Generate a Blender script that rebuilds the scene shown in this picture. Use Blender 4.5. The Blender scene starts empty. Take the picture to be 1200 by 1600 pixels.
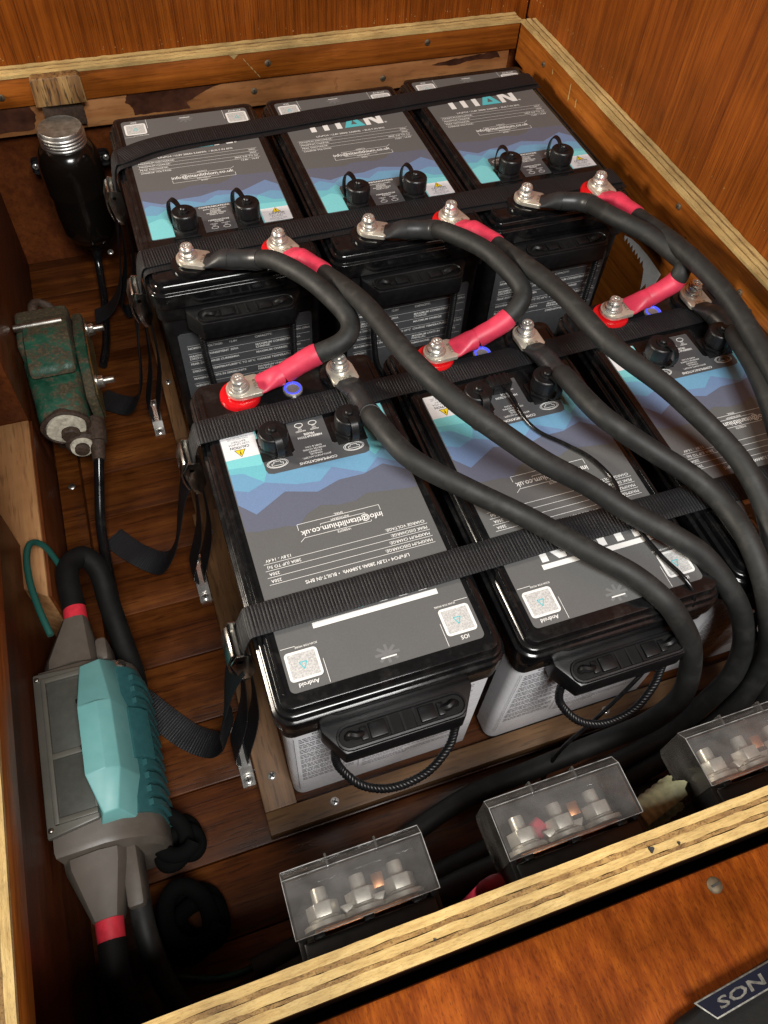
import bpy, bmesh, math, random
from mathutils import Vector, Matrix, Euler
from math import sin, cos, pi, radians, sqrt
random.seed(7)
scene = bpy.context.scene
COL = scene.collection

# ------------------------------------------------------------------ camera
cam_d = bpy.data.cameras.new('camera')
cam = bpy.data.objects.new('camera', cam_d)
COL.objects.link(cam)
RR = ((0.945093, -0.323338, 0.047452), (-0.239973, -0.785201, -0.570853), (0.221838, 0.528122, -0.819680))
EYE = (-0.028966, -0.209509, 0.527265)
cam.matrix_world = Matrix(((RR[0][0], -RR[1][0], -RR[2][0], EYE[0]),
                           (RR[0][1], -RR[1][1], -RR[2][1], EYE[1]),
                           (RR[0][2], -RR[1][2], -RR[2][2], EYE[2]),
                           (0, 0, 0, 1)))
cam_d.sensor_fit = 'VERTICAL'
cam_d.sensor_height = 36.0
cam_d.lens = 36.0 * 1213.36 / 1600.0
cam_d.clip_start = 0.01
cam_d.clip_end = 50
scene.camera = cam

# ------------------------------------------------------------------ light
world = bpy.data.worlds.new('World')
scene.world = world
world.use_nodes = True
bg = world.node_tree.nodes['Background']
bg.inputs['Color'].default_value = (1.0, 0.86, 0.70, 1)
bg.inputs['Strength'].default_value = 0.06


def area(name, loc, target, sx, sy, power, color):
    d = bpy.data.lights.new(name, 'AREA')
    d.shape = 'RECTANGLE'
    d.size = sx
    d.size_y = sy
    d.energy = power
    d.color = color
    o = bpy.data.objects.new(name, d)
    COL.objects.link(o)
    o.location = loc
    o.rotation_euler = (Vector(target) - Vector(loc)).to_track_quat('-Z', 'Y').to_euler()
    return o


area('cabin_lamp', (-1.25, 0.62, 0.66), (0.4, 0.42, 0.0), 0.28, 0.28, 27, (1.0, 0.90, 0.76))
area('ceiling_lamp', (0.10, -0.75, 1.35), (0.2, 0.25, 0.0), 0.60, 0.45, 32, (1.0, 0.985, 0.955))
scene.view_settings.view_transform = 'Standard'
scene.view_settings.look = 'None'
scene.view_settings.exposure = 0.0
scene.view_settings.gamma = 1.0
scene.cycles.use_denoising = True
scene.cycles.max_bounces = 8
scene.cycles.transparent_max_bounces = 16
scene.cycles.sample_clamp_indirect = 6.0
scene.cycles.caustics_reflective = False
scene.cycles.caustics_refractive = False


# ------------------------------------------------------------------ materials
MATS = {}


def newmat(name):
    m = bpy.data.materials.new(name)
    m.use_nodes = True
    nt = m.node_tree
    b = nt.nodes['Principled BSDF']
    MATS[name] = m
    return m, nt, b


def N(nt, t, **kw):
    n = nt.nodes.new(t)
    for k, v in kw.items():
        setattr(n, k, v)
    return n


def setin(n, **kw):
    for k, v in kw.items():
        n.inputs[k.replace('_', ' ')].default_value = v


def noise(nt, vec, scale, detail=4, rough=0.55, dist=0.0):
    n = N(nt, 'ShaderNodeTexNoise')
    n.inputs['Scale'].default_value = scale
    n.inputs['Detail'].default_value = detail
    n.inputs['Roughness'].default_value = rough
    n.inputs['Distortion'].default_value = dist
    if vec is not None:
        nt.links.new(vec, n.inputs['Vector'])
    return n.outputs['Fac']


def ramp(nt, fac, stops, interp='LINEAR'):
    r = N(nt, 'ShaderNodeValToRGB')
    r.color_ramp.interpolation = interp
    e = r.color_ramp.elements
    while len(e) < len(stops):
        e.new(0.5)
    for i, (p, c) in enumerate(stops):
        e[i].position = p
        e[i].color = c if len(c) == 4 else (*c, 1)
    nt.links.new(fac, r.inputs['Fac'])
    return r.outputs['Color']


def mix(nt, fac, a, b, mode='MIX'):
    m = N(nt, 'ShaderNodeMix', data_type='RGBA', blend_type=mode)
    for sock, val in ((m.inputs[0], fac), (m.inputs[6], a), (m.inputs[7], b)):
        if hasattr(val, 'links') or hasattr(val, 'is_linked'):
            nt.links.new(val, sock)
        else:
            sock.default_value = val if not isinstance(val, tuple) else (*val, 1)[:4]
    return m.outputs[2]


def mth(nt, op, a, b=0.0, clamp=False):
    m = N(nt, 'ShaderNodeMath', operation=op, use_clamp=clamp)
    for i, val in enumerate((a, b)):
        if hasattr(val, 'is_linked'):
            nt.links.new(val, m.inputs[i])
        else:
            m.inputs[i].default_value = val
    return m.outputs[0]


def bump(nt, b, h, strength=0.3, dist=0.001):
    n = N(nt, 'ShaderNodeBump')
    n.inputs['Strength'].default_value = strength
    n.inputs['Distance'].default_value = dist
    nt.links.new(h, n.inputs['Height'])
    nt.links.new(n.outputs['Normal'], b.inputs['Normal'])


def coords(nt, sc=(1, 1, 1), rand=0.0, rot=(0, 0, 0)):
    t = N(nt, 'ShaderNodeTexCoord')
    mp = N(nt, 'ShaderNodeMapping')
    mp.inputs['Scale'].default_value = sc
    mp.inputs['Rotation'].default_value = rot
    nt.links.new(t.outputs['Object'], mp.inputs['Vector'])
    if rand:
        oi = N(nt, 'ShaderNodeObjectInfo')
        v = N(nt, 'ShaderNodeVectorMath', operation='ADD')
        c = N(nt, 'ShaderNodeCombineXYZ')
        r = mth(nt, 'MULTIPLY', oi.outputs['Random'], rand)
        nt.links.new(r, c.inputs[0]); nt.links.new(r, c.inputs[1]); nt.links.new(r, c.inputs[2])
        nt.links.new(mp.outputs[0], v.inputs[0]); nt.links.new(c.outputs[0], v.inputs[1])
        return v.outputs[0]
    return mp.outputs[0]


def plain(name, col, rough=0.5, metal=0.0, spec=0.5, nz=0.0, nscale=200, bumpd=0.0, coat=0.0, dust=0.0):
    m, nt, b = newmat(name)
    b.inputs['Metallic'].default_value = metal
    b.inputs['Specular IOR Level'].default_value = spec
    b.inputs['Coat Weight'].default_value = coat
    b.inputs['Coat Roughness'].default_value = 0.15
    v = coords(nt)
    f = noise(nt, v, nscale, 3)
    lo = tuple(c * (1 - nz) for c in col)
    hi = tuple(min(1, c * (1 + nz)) for c in col)
    cc = ramp(nt, f, [(0.3, lo), (0.7, hi)])
    if dust:
        d = noise(nt, v, 60, 5, 0.65)
        dm = ramp(nt, d, [(0.52, (0, 0, 0)), (0.75, (dust, dust, dust))])
        cc = mix(nt, dm, cc, (0.30, 0.28, 0.25))
    nt.links.new(cc, b.inputs['Base Color'])
    f2 = noise(nt, v, 35, 4)
    rr = ramp(nt, f2, [(0.3, (max(0.02, rough - .07),) * 3), (0.7, (min(1, rough + .07),) * 3)])
    nt.links.new(rr, b.inputs['Roughness'])
    if bumpd:
        bump(nt, b, noise(nt, v, nscale * 4, 2), 0.4, bumpd)
    return m


def wood(name, dark, mid, light, axis=0, across=150.0, along=6.0, rough=0.35, rand=0.0, spec=0.5,
         pores=0.5, bumpd=0.0003, blotch=0.35, scratch=0.0, coat=0.0, stain=None):
    m, nt, b = newmat(name)
    b.inputs['Specular IOR Level'].default_value = spec
    b.inputs['Coat Weight'].default_value = coat
    b.inputs['Coat Roughness'].default_value = 0.2
    sc = [across] * 3
    sc[axis] = along
    v = coords(nt, tuple(sc), rand)
    sc2 = [across * 0.18] * 3
    sc2[axis] = along * 0.35
    v2 = coords(nt, tuple(sc2), rand)
    vb = coords(nt, (1, 1, 1), rand * 0.1)
    f1 = noise(nt, v, 1.0, 5, 0.6)
    f2 = noise(nt, v2, 1.0, 4, 0.55, 0.8)
    f = mth(nt, 'ADD', mth(nt, 'MULTIPLY', f1, 0.5), mth(nt, 'MULTIPLY', f2, 0.5))
    c = ramp(nt, f, [(0.34, dark), (0.5, mid), (0.66, light)])
    sc3 = [across * 2.6] * 3
    sc3[axis] = along * 5
    vp = coords(nt, tuple(sc3), rand)
    p = noise(nt, vp, 1.0, 2, 0.5)
    pm = ramp(nt, p, [(0.56, (0, 0, 0)), (0.66, (pores, pores, pores))])
    c = mix(nt, pm, c, tuple(x * 0.45 for x in dark))
    bl = noise(nt, vb, 9.0, 4, 0.6)
    bm = ramp(nt, bl, [(0.35, (1 - blotch,) * 3), (0.7, (1 + blotch * .5,) * 3)])
    c = mix(nt, 1.0, c, bm, 'MULTIPLY')
    if scratch:
        s = noise(nt, vp, 0.55, 3, 0.75)
        sm = ramp(nt, s, [(0.64, (0, 0, 0)), (0.70, (scratch,) * 3)])
        c = mix(nt, sm, c, tuple(min(1, x * 2.2 + .04) for x in light))
    if stain:
        col, sc_, thr = stain
        s = noise(nt, vb, sc_, 5, 0.6, 0.4)
        sm = ramp(nt, s, [(thr - .02, (0, 0, 0)), (thr + .02, (0.92,) * 3)])
        c = mix(nt, sm, c, col)
    if rand:
        oi = N(nt, 'ShaderNodeObjectInfo')
        r = mth(nt, 'ADD', mth(nt, 'MULTIPLY', oi.outputs['Random'], 0.5), 0.75)
        h = N(nt, 'ShaderNodeHueSaturation')
        nt.links.new(r, h.inputs['Value']); nt.links.new(c, h.inputs['Color'])
        c = h.outputs[0]
    nt.links.new(c, b.inputs['Base Color'])
    rr = ramp(nt, bl, [(0.3, (max(.05, rough - .12),) * 3), (0.7, (rough + .12,) * 3)])
    nt.links.new(rr, b.inputs['Roughness'])
    hh = mth(nt, 'SUBTRACT', f1, mth(nt, 'MULTIPLY', pm, 0.6))
    bump(nt, b, hh, 0.45, bumpd)
    return m


wood('veneer_up', (.15, .032, .0030), (.275, .067, .0056), (.39, .108, .0100), axis=2, across=640, along=4, rough=.5, pores=.85, blotch=.25, scratch=.30, spec=.25, bumpd=.0005)
wood('board_x', (.15, .036, .004), (.29, .080, .009), (.40, .125, .016), axis=0, across=200, along=6, rough=.42, pores=.35, scratch=.14, spec=.35)
wood('board_y', (.16, .040, .0045), (.31, .088, .010), (.43, .140, .018), axis=1, across=200, along=6, rough=.42, pores=.4, scratch=.18, spec=.35)
wood('board_stained', (.20, .075, .024), (.36, .15, .052), (.50, .24, .09), axis=0, across=70, along=8, rough=.45, pores=.3,
     stain=((.13, .05, .020), 11, .62))
wood('cleat_wood', (.08, .038, .013), (.24, .12, .040), (.42, .26, .095), axis=2, across=170, along=10, rough=.55, pores=.9, bumpd=.0012, blotch=.5)
wood('plank', (.050, .0115, .0022), (.115, .031, .0052), (.19, .060, .0105), axis=0, across=190, along=7, rough=.40, rand=40, pores=.6, blotch=.55, spec=.35)
wood('batten_wood', (.10, .048, .018), (.18, .090, .036), (.26, .14, .060), axis=1, across=150, along=8, rough=.5, rand=20, pores=.5)
wood('batten_wood_x', (.10, .048, .018), (.18, .090, .036), (.26, .14, .060), axis=0, across=150, along=8, rough=.5, rand=20, pores=.5)
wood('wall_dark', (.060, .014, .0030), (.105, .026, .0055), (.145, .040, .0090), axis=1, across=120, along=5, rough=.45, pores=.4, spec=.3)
wood('ledge_wood', (.26, .12, .045), (.40, .20, .08), (.52, .29, .125), axis=1, across=120, along=6, rough=.5, pores=.4)
wood('seat_wood', (.10, .017, .0022), (.205, .043, .0042), (.32, .080, .0075), axis=1, across=430, along=60, rough=.24, pores=.4, bumpd=.0004, blotch=.7, coat=.40)
wood('ply_pale_x', (.40, .25, .085), (.56, .385, .145), (.68, .50, .21), axis=0, across=700, along=60, rough=.85, pores=.30, bumpd=.0012, blotch=.40)
wood('ply_brown_x', (.17, .088, .028), (.30, .17, .056), (.46, .29, .10), axis=0, across=420, along=150, rough=.88, pores=.6, bumpd=.0020, blotch=.5)
wood('ply_pale_y', (.40, .25, .085), (.56, .385, .145), (.68, .50, .21), axis=1, across=700, along=60, rough=.85, pores=.30, bumpd=.0012, blotch=.40)
wood('ply_brown_y', (.17, .088, .028), (.30, .17, .056), (.46, .29, .10), axis=1, across=420, along=150, rough=.88, pores=.6, bumpd=.0020, blotch=.5)

plain('gloss_black', (.006, .006, .0065), .16, spec=.5, nz=.2, dust=.05)
plain('case_black', (.008, .008, .0085), .34, nz=.3, dust=.05)
plain('satin_black', (.0065, .0065, .007), .40, nz=.3, bumpd=.0001)
plain('rubber', (.0120, .0127, .0120), .62, nz=.3, nscale=90, bumpd=.0002, dust=.07)
plain('shrink_black', (.024, .025, .026), .36, nz=.2, nscale=120, bumpd=.00008)
plain('shrink_red', (.62, .040, .085), .46, nz=.16, nscale=70, bumpd=.00015)
plain('red_plastic', (.62, .008, .012), .22, nz=.1)
plain('collar_red', (.62, .03, .05), .45, nz=.15)
plain('webbing', (.0075, .008, .0095), .50, nz=.6, nscale=1600, bumpd=.0004)
plain('nickel', (.83, .78, .66), .34, metal=.72, nz=.12, nscale=150, bumpd=.0001)
plain('steel', (.82, .80, .76), .26, metal=.82, nz=.12, nscale=90)
plain('steel_dull', (.50, .48, .43), .38, metal=1, nz=.3, nscale=120)
plain('brass_old', (.30, .24, .11), .45, metal=1, nz=.4)
plain('copper', (.80, .36, .17), .35, metal=1, nz=.2)
plain('aluminium_lid', (.62, .61, .58), .42, metal=1, nz=.25, nscale=160, bumpd=.0004)
plain('screw_dark', (.015, .013, .010), .6)
plain('label_grey', (.118, .119, .118), .36, nz=.06, nscale=900)
plain('label_purple', (.118, .128, .175), .36, nz=.06, nscale=900)
plain('label_blue', (.155, .235, .40), .36, nz=.06, nscale=900)
plain('label_light_blue', (.150, .33, .50), .36, nz=.06, nscale=900)
plain('label_teal', (.150, .46, .54), .36, nz=.06, nscale=900)
plain('label_pale_teal', (.20, .58, .62), .36, nz=.06, nscale=900)
plain('label_panel', (.080, .082, .086), .36, nz=.06, nscale=900)
plain('label_shade', (.165, .166, .166), .36, nz=.06)
plain('print_white', (.80, .80, .78), .45)
plain('print_teal', (.10, .50, .56), .4)
plain('print_dark', (.12, .12, .13), .5)
plain('print_pale', (.50, .50, .49), .5, nz=.3, nscale=900)
plain('caution_white', (.74, .75, .77), .4, nz=.04)
plain('warning_yellow', (.85, .62, .02), .4)
plain('print_black', (.01, .01, .01), .5)
plain('side_white', (.90, .90, .93), .30, nz=.04)
plain('spec_panel', (.075, .078, .084), .32, nz=.08)
plain('teal_plastic', (.16, .40, .39), .46, nz=.06, nscale=60, dust=.10)
plain('teal_dark', (.025, .095, .10), .45, nz=.1)
plain('grey_plastic', (.092, .077, .062), .48, nz=.12, nscale=50, dust=.10)
plain('olive_plastic', (.098, .094, .078), .42, nz=.1, nscale=50)
plain('olive_panel', (.062, .063, .054), .35, nz=.1)
plain('conduit_pale', (.42, .42, .25), .55, nz=.2)
plain('white_ceramic', (.55, .50, .40), .5, nz=.3, nscale=250)
plain('dark_rust', (.045, .026, .016), .7, nz=.5, nscale=300, bumpd=.0006)
plain('wire_green', (.012, .075, .06), .4)
plain('navy', (.0022, .0030, .011), .6, spec=.12)
plain('zinc', (.80, .76, .66), .38, metal=.6, nz=.12)
plain('shaded_metal', (.12, .115, .10), .5, metal=.9, nz=.4, nscale=400)  # plate metal darkened to carry the shade that lies on it
plain('tarnish', (.10, .075, .045), .6, metal=.5, nz=.4)
plain('buckle_steel', (.60, .58, .54), .20, metal=1, nz=.2, nscale=60)
plain('cable_print', (.030, .031, .030), .6)
plain('shade_black', (.003, .003, .003), .9, spec=.1)  # cable black deepened to stand for the shade of the corner
plain('edge_glint', (.26, .26, .255), .22, nz=.6, nscale=120)
plain('chrome', (.80, .78, .70), .25, metal=1, nz=.15)
plain('paint_white', (.88, .88, .86), .7, nz=.06)
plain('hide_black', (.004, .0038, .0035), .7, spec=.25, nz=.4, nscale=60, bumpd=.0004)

# green chipped paint over rusty bronze
m, nt, b = newmat('green_paint')
v = coords(nt)
f = noise(nt, v, 75, 7, .72)
f2 = noise(nt, v, 16, 3, .5)
g = ramp(nt, noise(nt, v, 40, 4), [(.3, (.006, .040, .023)), (.7, (.018, .100, .058))])
rst = ramp(nt, noise(nt, v, 300, 5), [(.3, (.022, .014, .007)), (.55, (.065, .042, .020)), (.75, (.13, .095, .05))])
geo = N(nt, 'ShaderNodeNewGeometry')
pt = mth(nt, 'MULTIPLY', mth(nt, 'SUBTRACT', geo.outputs['Pointiness'], .5), 1.6)
tot = mth(nt, 'ADD', mth(nt, 'ADD', mth(nt, 'MULTIPLY', f, .55), mth(nt, 'MULTIPLY', f2, .45)), pt)
mk = ramp(nt, tot, [(.545, (0, 0, 0)), (.60, (.9, .9, .9))])
nt.links.new(mix(nt, mk, g, rst), b.inputs['Base Color'])
nt.links.new(ramp(nt, tot, [(.48, (.30,) * 3), (.58, (.78,) * 3)]), b.inputs['Roughness'])
bump(nt, b, tot, .6, .0016)

# blue led ring
m, nt, b = newmat('led_blue')
b.inputs['Base Color'].default_value = (.02, .03, .5, 1)
b.inputs['Emission Color'].default_value = (.05, .07, 1, 1)
b.inputs['Emission Strength'].default_value = 1.5


# clear thin plastic: see-through with a faint milky haze and fresnel gloss
def clear_mat(name, haze, rough):
    m, nt, b = newmat(name)
    nt.nodes.remove(b)
    out = nt.nodes['Material Output']
    tr = N(nt, 'ShaderNodeBsdfTransparent')
    tr.inputs[0].default_value = (.90, .90, .90, 1)
    df = N(nt, 'ShaderNodeBsdfDiffuse')
    df.inputs[0].default_value = (.62, .60, .58, 1)
    tl = N(nt, 'ShaderNodeBsdfTranslucent')
    tl.inputs[0].default_value = (.62, .60, .58, 1)
    mm = N(nt, 'ShaderNodeMixShader')
    nt.links.new(df.outputs[0], mm.inputs[1]); nt.links.new(tl.outputs[0], mm.inputs[2])
    m1 = N(nt, 'ShaderNodeMixShader')
    v = coords(nt)
    hz = ramp(nt, noise(nt, v, 45, 4), [(.3, (haze * .5,) * 3), (.75, (haze * 1.5,) * 3)])
    nt.links.new(hz, m1.inputs[0])
    nt.links.new(tr.outputs[0], m1.inputs[1]); nt.links.new(mm.outputs[0], m1.inputs[2])
    gl = N(nt, 'ShaderNodeBsdfGlossy')
    gl.inputs['Roughness'].default_value = rough
    fr = N(nt, 'ShaderNodeFresnel')
    fr.inputs[0].default_value = 1.5
    m2 = N(nt, 'ShaderNodeMixShader')
    nt.links.new(fr.outputs[0], m2.inputs[0])
    nt.links.new(m1.outputs[0], m2.inputs[1]); nt.links.new(gl.outputs[0], m2.inputs[2])
    nt.links.new(m2.outputs[0], out.inputs[0])
    return m


clear_mat('clear_plastic', .13, .05)
# smoky bottle plastic
m, nt, b = newmat('smoky_plastic')
b.inputs['Base Color'].default_value = (.006, .0045, .0035, 1)
b.inputs['Roughness'].default_value = .16
b.inputs['Specular IOR Level'].default_value = .5


# ------------------------------------------------------------------ mesh helpers
class MB:
    def __init__(self):
        self.v = []
        self.f = []
        self.mi = []

    def add(self, verts, faces, mat=0, M=None):
        o = len(self.v)
        for p in verts:
            p = Vector(p)
            self.v.append(tuple(M @ p) if M is not None else tuple(p))
        for f in faces:
            self.f.append(tuple(i + o for i in f))
            self.mi.append(mat)
        return self

    def loft(self, loops, cap0=True, cap1=True, closed=True, mat=0, M=None):
        n = len(loops[0])
        vs = [p for l in loops for p in l]
        fs = []
        for i in range(len(loops) - 1):
            for j in range(n if closed else n - 1):
                k = (j + 1) % n
                fs.append((i * n + j, i * n + k, (i + 1) * n + k, (i + 1) * n + j))
        if cap0:
            fs.append(tuple(reversed(range(n))))
        if cap1:
            fs.append(tuple((len(loops) - 1) * n + j for j in range(n)))
        return self.add(vs, fs, mat, M)

    def box(self, x0, x1, y0, y1, z0, z1, bev=0.0, mat=0, M=None, seg=2):
        bm = bmesh.new()
        vs = [bm.verts.new(p) for p in ((x0, y0, z0), (x1, y0, z0), (x1, y1, z0), (x0, y1, z0), (x0, y0, z1), (x1, y0, z1), (x1, y1, z1), (x0, y1, z1))]
        for f in ((0, 3, 2, 1), (4, 5, 6, 7), (0, 1, 5, 4), (1, 2, 6, 5), (2, 3, 7, 6), (3, 0, 4, 7)):
            bm.faces.new([vs[i] for i in f])
        if bev:
            bmesh.ops.bevel(bm, geom=bm.edges[:], offset=bev, segments=seg, profile=.5, affect='EDGES')
        bm.verts.index_update()
        self.add([v.co[:] for v in bm.verts], [[v.index for v in f.verts] for f in bm.faces], mat, M)
        bm.free()
        return self

    def prism(self, poly, z0, z1, bev=0.0, mat=0, M=None, seg=2):
        bm = bmesh.new()
        a = sum(poly[i][0] * poly[(i + 1) % len(poly)][1] - poly[(i + 1) % len(poly)][0] * poly[i][1] for i in range(len(poly)))
        if a < 0:
            poly = poly[::-1]
        lo = [bm.verts.new((x, y, z0)) for x, y in poly]
        hi = [bm.verts.new((x, y, z1)) for x, y in poly]
        n = len(poly)
        bm.faces.new(lo[::-1]); bm.faces.new(hi)
        for i in range(n):
            j = (i + 1) % n
            bm.faces.new((lo[i], lo[j], hi[j], hi[i]))
        if bev:
            bmesh.ops.bevel(bm, geom=bm.edges[:], offset=bev, segments=seg, profile=.5, affect='EDGES')
        bm.verts.index_update()
        self.add([v.co[:] for v in bm.verts], [[v.index for v in f.verts] for f in bm.faces], mat, M)
        bm.free()
        return self

    def flat(self, poly, z=0.0, mat=0, M=None):
        a = sum(poly[i][0] * poly[(i + 1) % len(poly)][1] - poly[(i + 1) % len(poly)][0] * poly[i][1] for i in range(len(poly)))
        if a < 0:
            poly = poly[::-1]
        return self.add([(x, y, z) for x, y in poly], [tuple(range(len(poly)))], mat, M)

    def rect(self, x0, x1, y0, y1, z=0.0, mat=0, M=None):
        return self.flat([(x0, y0), (x1, y0), (x1, y1), (x0, y1)], z, mat, M)

    def lathe(self, prof, n=24, M=None, mat=0, wob=None):
        loops = []
        for r, z in prof:
            loops.append([((r if wob is None else r * wob(k * 2 * pi / n, z)) * cos(k * 2 * pi / n),
                           (r if wob is None else r * wob(k * 2 * pi / n, z)) * sin(k * 2 * pi / n), z) for k in range(n)])
        return self.loft(loops, True, True, True, mat, M)

    def tube(self, pts, rad, n=12, mat=0, caps=True, sx=1.0):
        pts = [Vector(p) for p in pts]
        m = len(pts)
        rr = rad if isinstance(rad, (list, tuple)) else [rad] * m
        t = []
        for i in range(m):
            d = pts[min(i + 1, m - 1)] - pts[max(i - 1, 0)]
            t.append(d.normalized())
        up = Vector((0, 0, 1)) if abs(t[0].z) < .9 else Vector((1, 0, 0))
        nn = (up - t[0] * up.dot(t[0])).normalized()
        loops = []
        for i in range(m):
            if i:
                nn = (nn - t[i] * nn.dot(t[i]))
                nn.normalize()
            bb = t[i].cross(nn)
            loops.append([tuple(pts[i] + (nn * cos(2 * pi * k / n) + bb * sin(2 * pi * k / n) * sx) * rr[i]) for k in range(n)])
        return self.loft(loops, caps, caps, True, mat)

    def weld(self, d=1e-6):
        bm = bmesh.new()
        vs = [bm.verts.new(p) for p in self.v]
        for f in self.f:
            bm.faces.new([vs[i] for i in f])
        bmesh.ops.remove_doubles(bm, verts=bm.verts[:], dist=d)
        bm.verts.index_update()
        self.v = [v.co[:] for v in bm.verts]
        self.f = [tuple(v.index for v in f.verts) for f in bm.faces]
        self.mi = [0] * len(self.f)
        bm.free()
        return self

    def mesh(self, name, mats, smooth=35):
        me = bpy.data.meshes.new(name)
        me.from_pydata(self.v, [], self.f)
        if not isinstance(mats, (list, tuple)):
            mats = [mats]
        for mm in mats:
            me.materials.append(MATS[mm])
        if len(mats) > 1:
            me.polygons.foreach_set('material_index', self.mi)
        if smooth:
            me.polygons.foreach_set('use_smooth', [True] * len(me.polygons))
            me.set_sharp_from_angle(angle=radians(smooth))
        me.update()
        return me

    def obj(self, name, mats, parent=None, smooth=35, loc=None):
        return link(name, self.mesh(name, mats, smooth), parent, loc)


STUFF = {'marking', 'lettering', 'small_print', 'caution_print', 'scuff', 'nail_hole', 'bare_chip', 'star_print', 'worm_hole'}


def link(name, me, parent=None, loc=None, rot=None):
    o = bpy.data.objects.new(name, me)
    if name in STUFF:
        o['kind'] = 'stuff'
    COL.objects.link(o)
    if parent is not None:
        o.parent = parent
    if loc is not None:
        o.location = loc
    if rot is not None:
        o.rotation_euler = rot
    return o


CACHE = {}


def cached(key, name, fn, mats, parent, loc=None, rot=None, smooth=35):
    if key not in CACHE:
        CACHE[key] = fn().mesh(name, mats, smooth)
    return link(name, CACHE[key], parent, loc, rot)


def thing(name, label, cat, loc=(0, 0, 0), rz=0.0, group=None):
    o = bpy.data.objects.new(name, None)
    o.empty_display_size = .02
    COL.objects.link(o)
    o.location = loc
    o.rotation_euler = (0, 0, rz)
    return tag(o, label, cat, group)


def tag(o, label, cat, group=None):
    o['label'] = label
    o['category'] = cat
    if group:
        o['group'] = group
    return o


def structure(name, label=None):
    o = bpy.data.objects.new(name, None)
    o.empty_display_size = .02
    COL.objects.link(o)
    o['kind'] = 'structure'
    if label:
        o['label'] = label
    return o


def rrect(hx, hy, r, z, n=5, cx=0, cy=0):
    out = []
    for sx, sy, a0 in ((1, 1, 0), (-1, 1, pi / 2), (-1, -1, pi), (1, -1, 1.5 * pi)):
        for k in range(n + 1):
            a = a0 + k * (pi / 2) / n
            out.append((cx + sx * (hx - r) + r * cos(a), cy + sy * (hy - r) + r * sin(a), z))
    return out


def spline(pts, per=8):
    P = [Vector(p) for p in pts]
    out = []
    n = len(P)
    for i in range(n - 1):
        p0, p1, p2, p3 = P[max(i - 1, 0)], P[i], P[i + 1], P[min(i + 2, n - 1)]
        for k in range(per):
            t = k / per
            # centripetal-like (uniform catmull-rom with softened tangents)
            m1 = (p2 - p0) * .5
            m2 = (p3 - p1) * .5
            l = (p2 - p1).length
            for q in (m1, m2):
                if q.length > l * 1.25:
                    q *= l * 1.25 / q.length
            h = (2 * t ** 3 - 3 * t ** 2 + 1, t ** 3 - 2 * t ** 2 + t, -2 * t ** 3 + 3 * t ** 2, t ** 3 - t ** 2)
            out.append(p1 * h[0] + m1 * h[1] + p2 * h[2] + m2 * h[3])
    out.append(P[-1])
    return out


def resample(pts, step):
    out = [pts[0].copy()]
    acc = 0.0
    for a, b in zip(pts, pts[1:]):
        d = (b - a).length
        if d < 1e-9:
            continue
        while acc + d >= step:
            a = a + (b - a) * ((step - acc) / d)
            out.append(a.copy())
            d = (b - a).length
            acc = 0.0
            if d < 1e-9:
                break
        acc += d
    return out


TXT = {}


def text(mb, s, u, v, size, mat=0, z=0.0, align='LEFT', bold=0.0, sx=1.0, M=None):
    """flat lettering: u to the right, v up, height ~ size"""
    key = (s, bold)
    if key not in TXT:
        c = bpy.data.curves.new('t', 'FONT')
        c.body = s
        c.size = 1.0
        c.offset = bold
        c.resolution_u = 2
        o = bpy.data.objects.new('t', c)
        COL.objects.link(o)
        bpy.context.view_layer.update()
        me = o.to_mesh()
        TXT[key] = ([p.co[:] for p in me.vertices], [tuple(p.vertices) for p in me.polygons])
        o.to_mesh_clear()
        bpy.data.objects.remove(o)
        bpy.data.curves.remove(c)
    vs, fs = TXT[key]
    if not vs:
        return
    x0 = min(p[0] for p in vs)
    x1 = max(p[0] for p in vs)
    k = size / 0.72
    w = (x1 - x0) * k * sx
    off = {'LEFT': 0, 'CENTER': -w / 2, 'RIGHT': -w}[align]
    mb.add([(u + off + (p[0] - x0) * k * sx, v + p[1] * k, z) for p in vs], fs, mat, M)
    return w


def frame(origin, xdir, ydir):
    x = Vector(xdir).normalized()
    z = x.cross(Vector(ydir)).normalized()
    y = z.cross(x)
    M = Matrix((x, y, z)).transposed().to_4x4()
    M.translation = Vector(origin)
    return M


def screw(parent, loc, normal=(0, 0, 1), r=.0042, mats=('steel', 'screw_dark'), slot=False, name='screw'):
    def build():
        mb = MB()
        mb.lathe([(r, -.0005), (r, .0004), (r * .85, .0011), (r * .5, .0016), (r * .01, .0018)], 20)
        a = r * .6
        wd = r * .13
        mb.box(-a, a, -wd, wd, .0012, .00195, mat=1)
        if not slot:
            mb.box(-wd, wd, -a, a, .0012, .00198, mat=1)
        return mb
    z = Vector(normal).normalized()
    o = cached(('screw', r, mats, slot), name, build, list(mats), parent, loc)
    o.rotation_euler = (z.to_track_quat('Z', 'Y') @ Euler((0, 0, random.uniform(0, 1.5))).to_quaternion()).to_euler()
    return o


# ================================================================== SETTING
FLOOR = -0.218
RIM = 0.05
XL, XR, YF, YB = -0.18, 0.547, -0.1655, 0.82      # inner faces of the rim boards

# floor boards, running left to right
fl = structure('floor')
ys = [-.305, -.2385, -.172, -.106, -.042, .0245, .087, .1577, .224, .291, .357, .421, .489, .557, .6257, .692, .759, .84]
for i in range(len(ys) - 1):
    y0, y1 = ys[i] + .00035, ys[i + 1] - .00035
    mb = MB()
    mb.box(-.27, .60, y0, y1, FLOOR - .012, FLOOR + random.uniform(-.0005, .0004), bev=.0017)
    mb.obj('plank', 'plank', fl)
MB().box(-.27, .60, -.31, .85, FLOOR - .03, FLOOR - .0125).obj('subfloor', 'wall_dark', fl)

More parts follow.
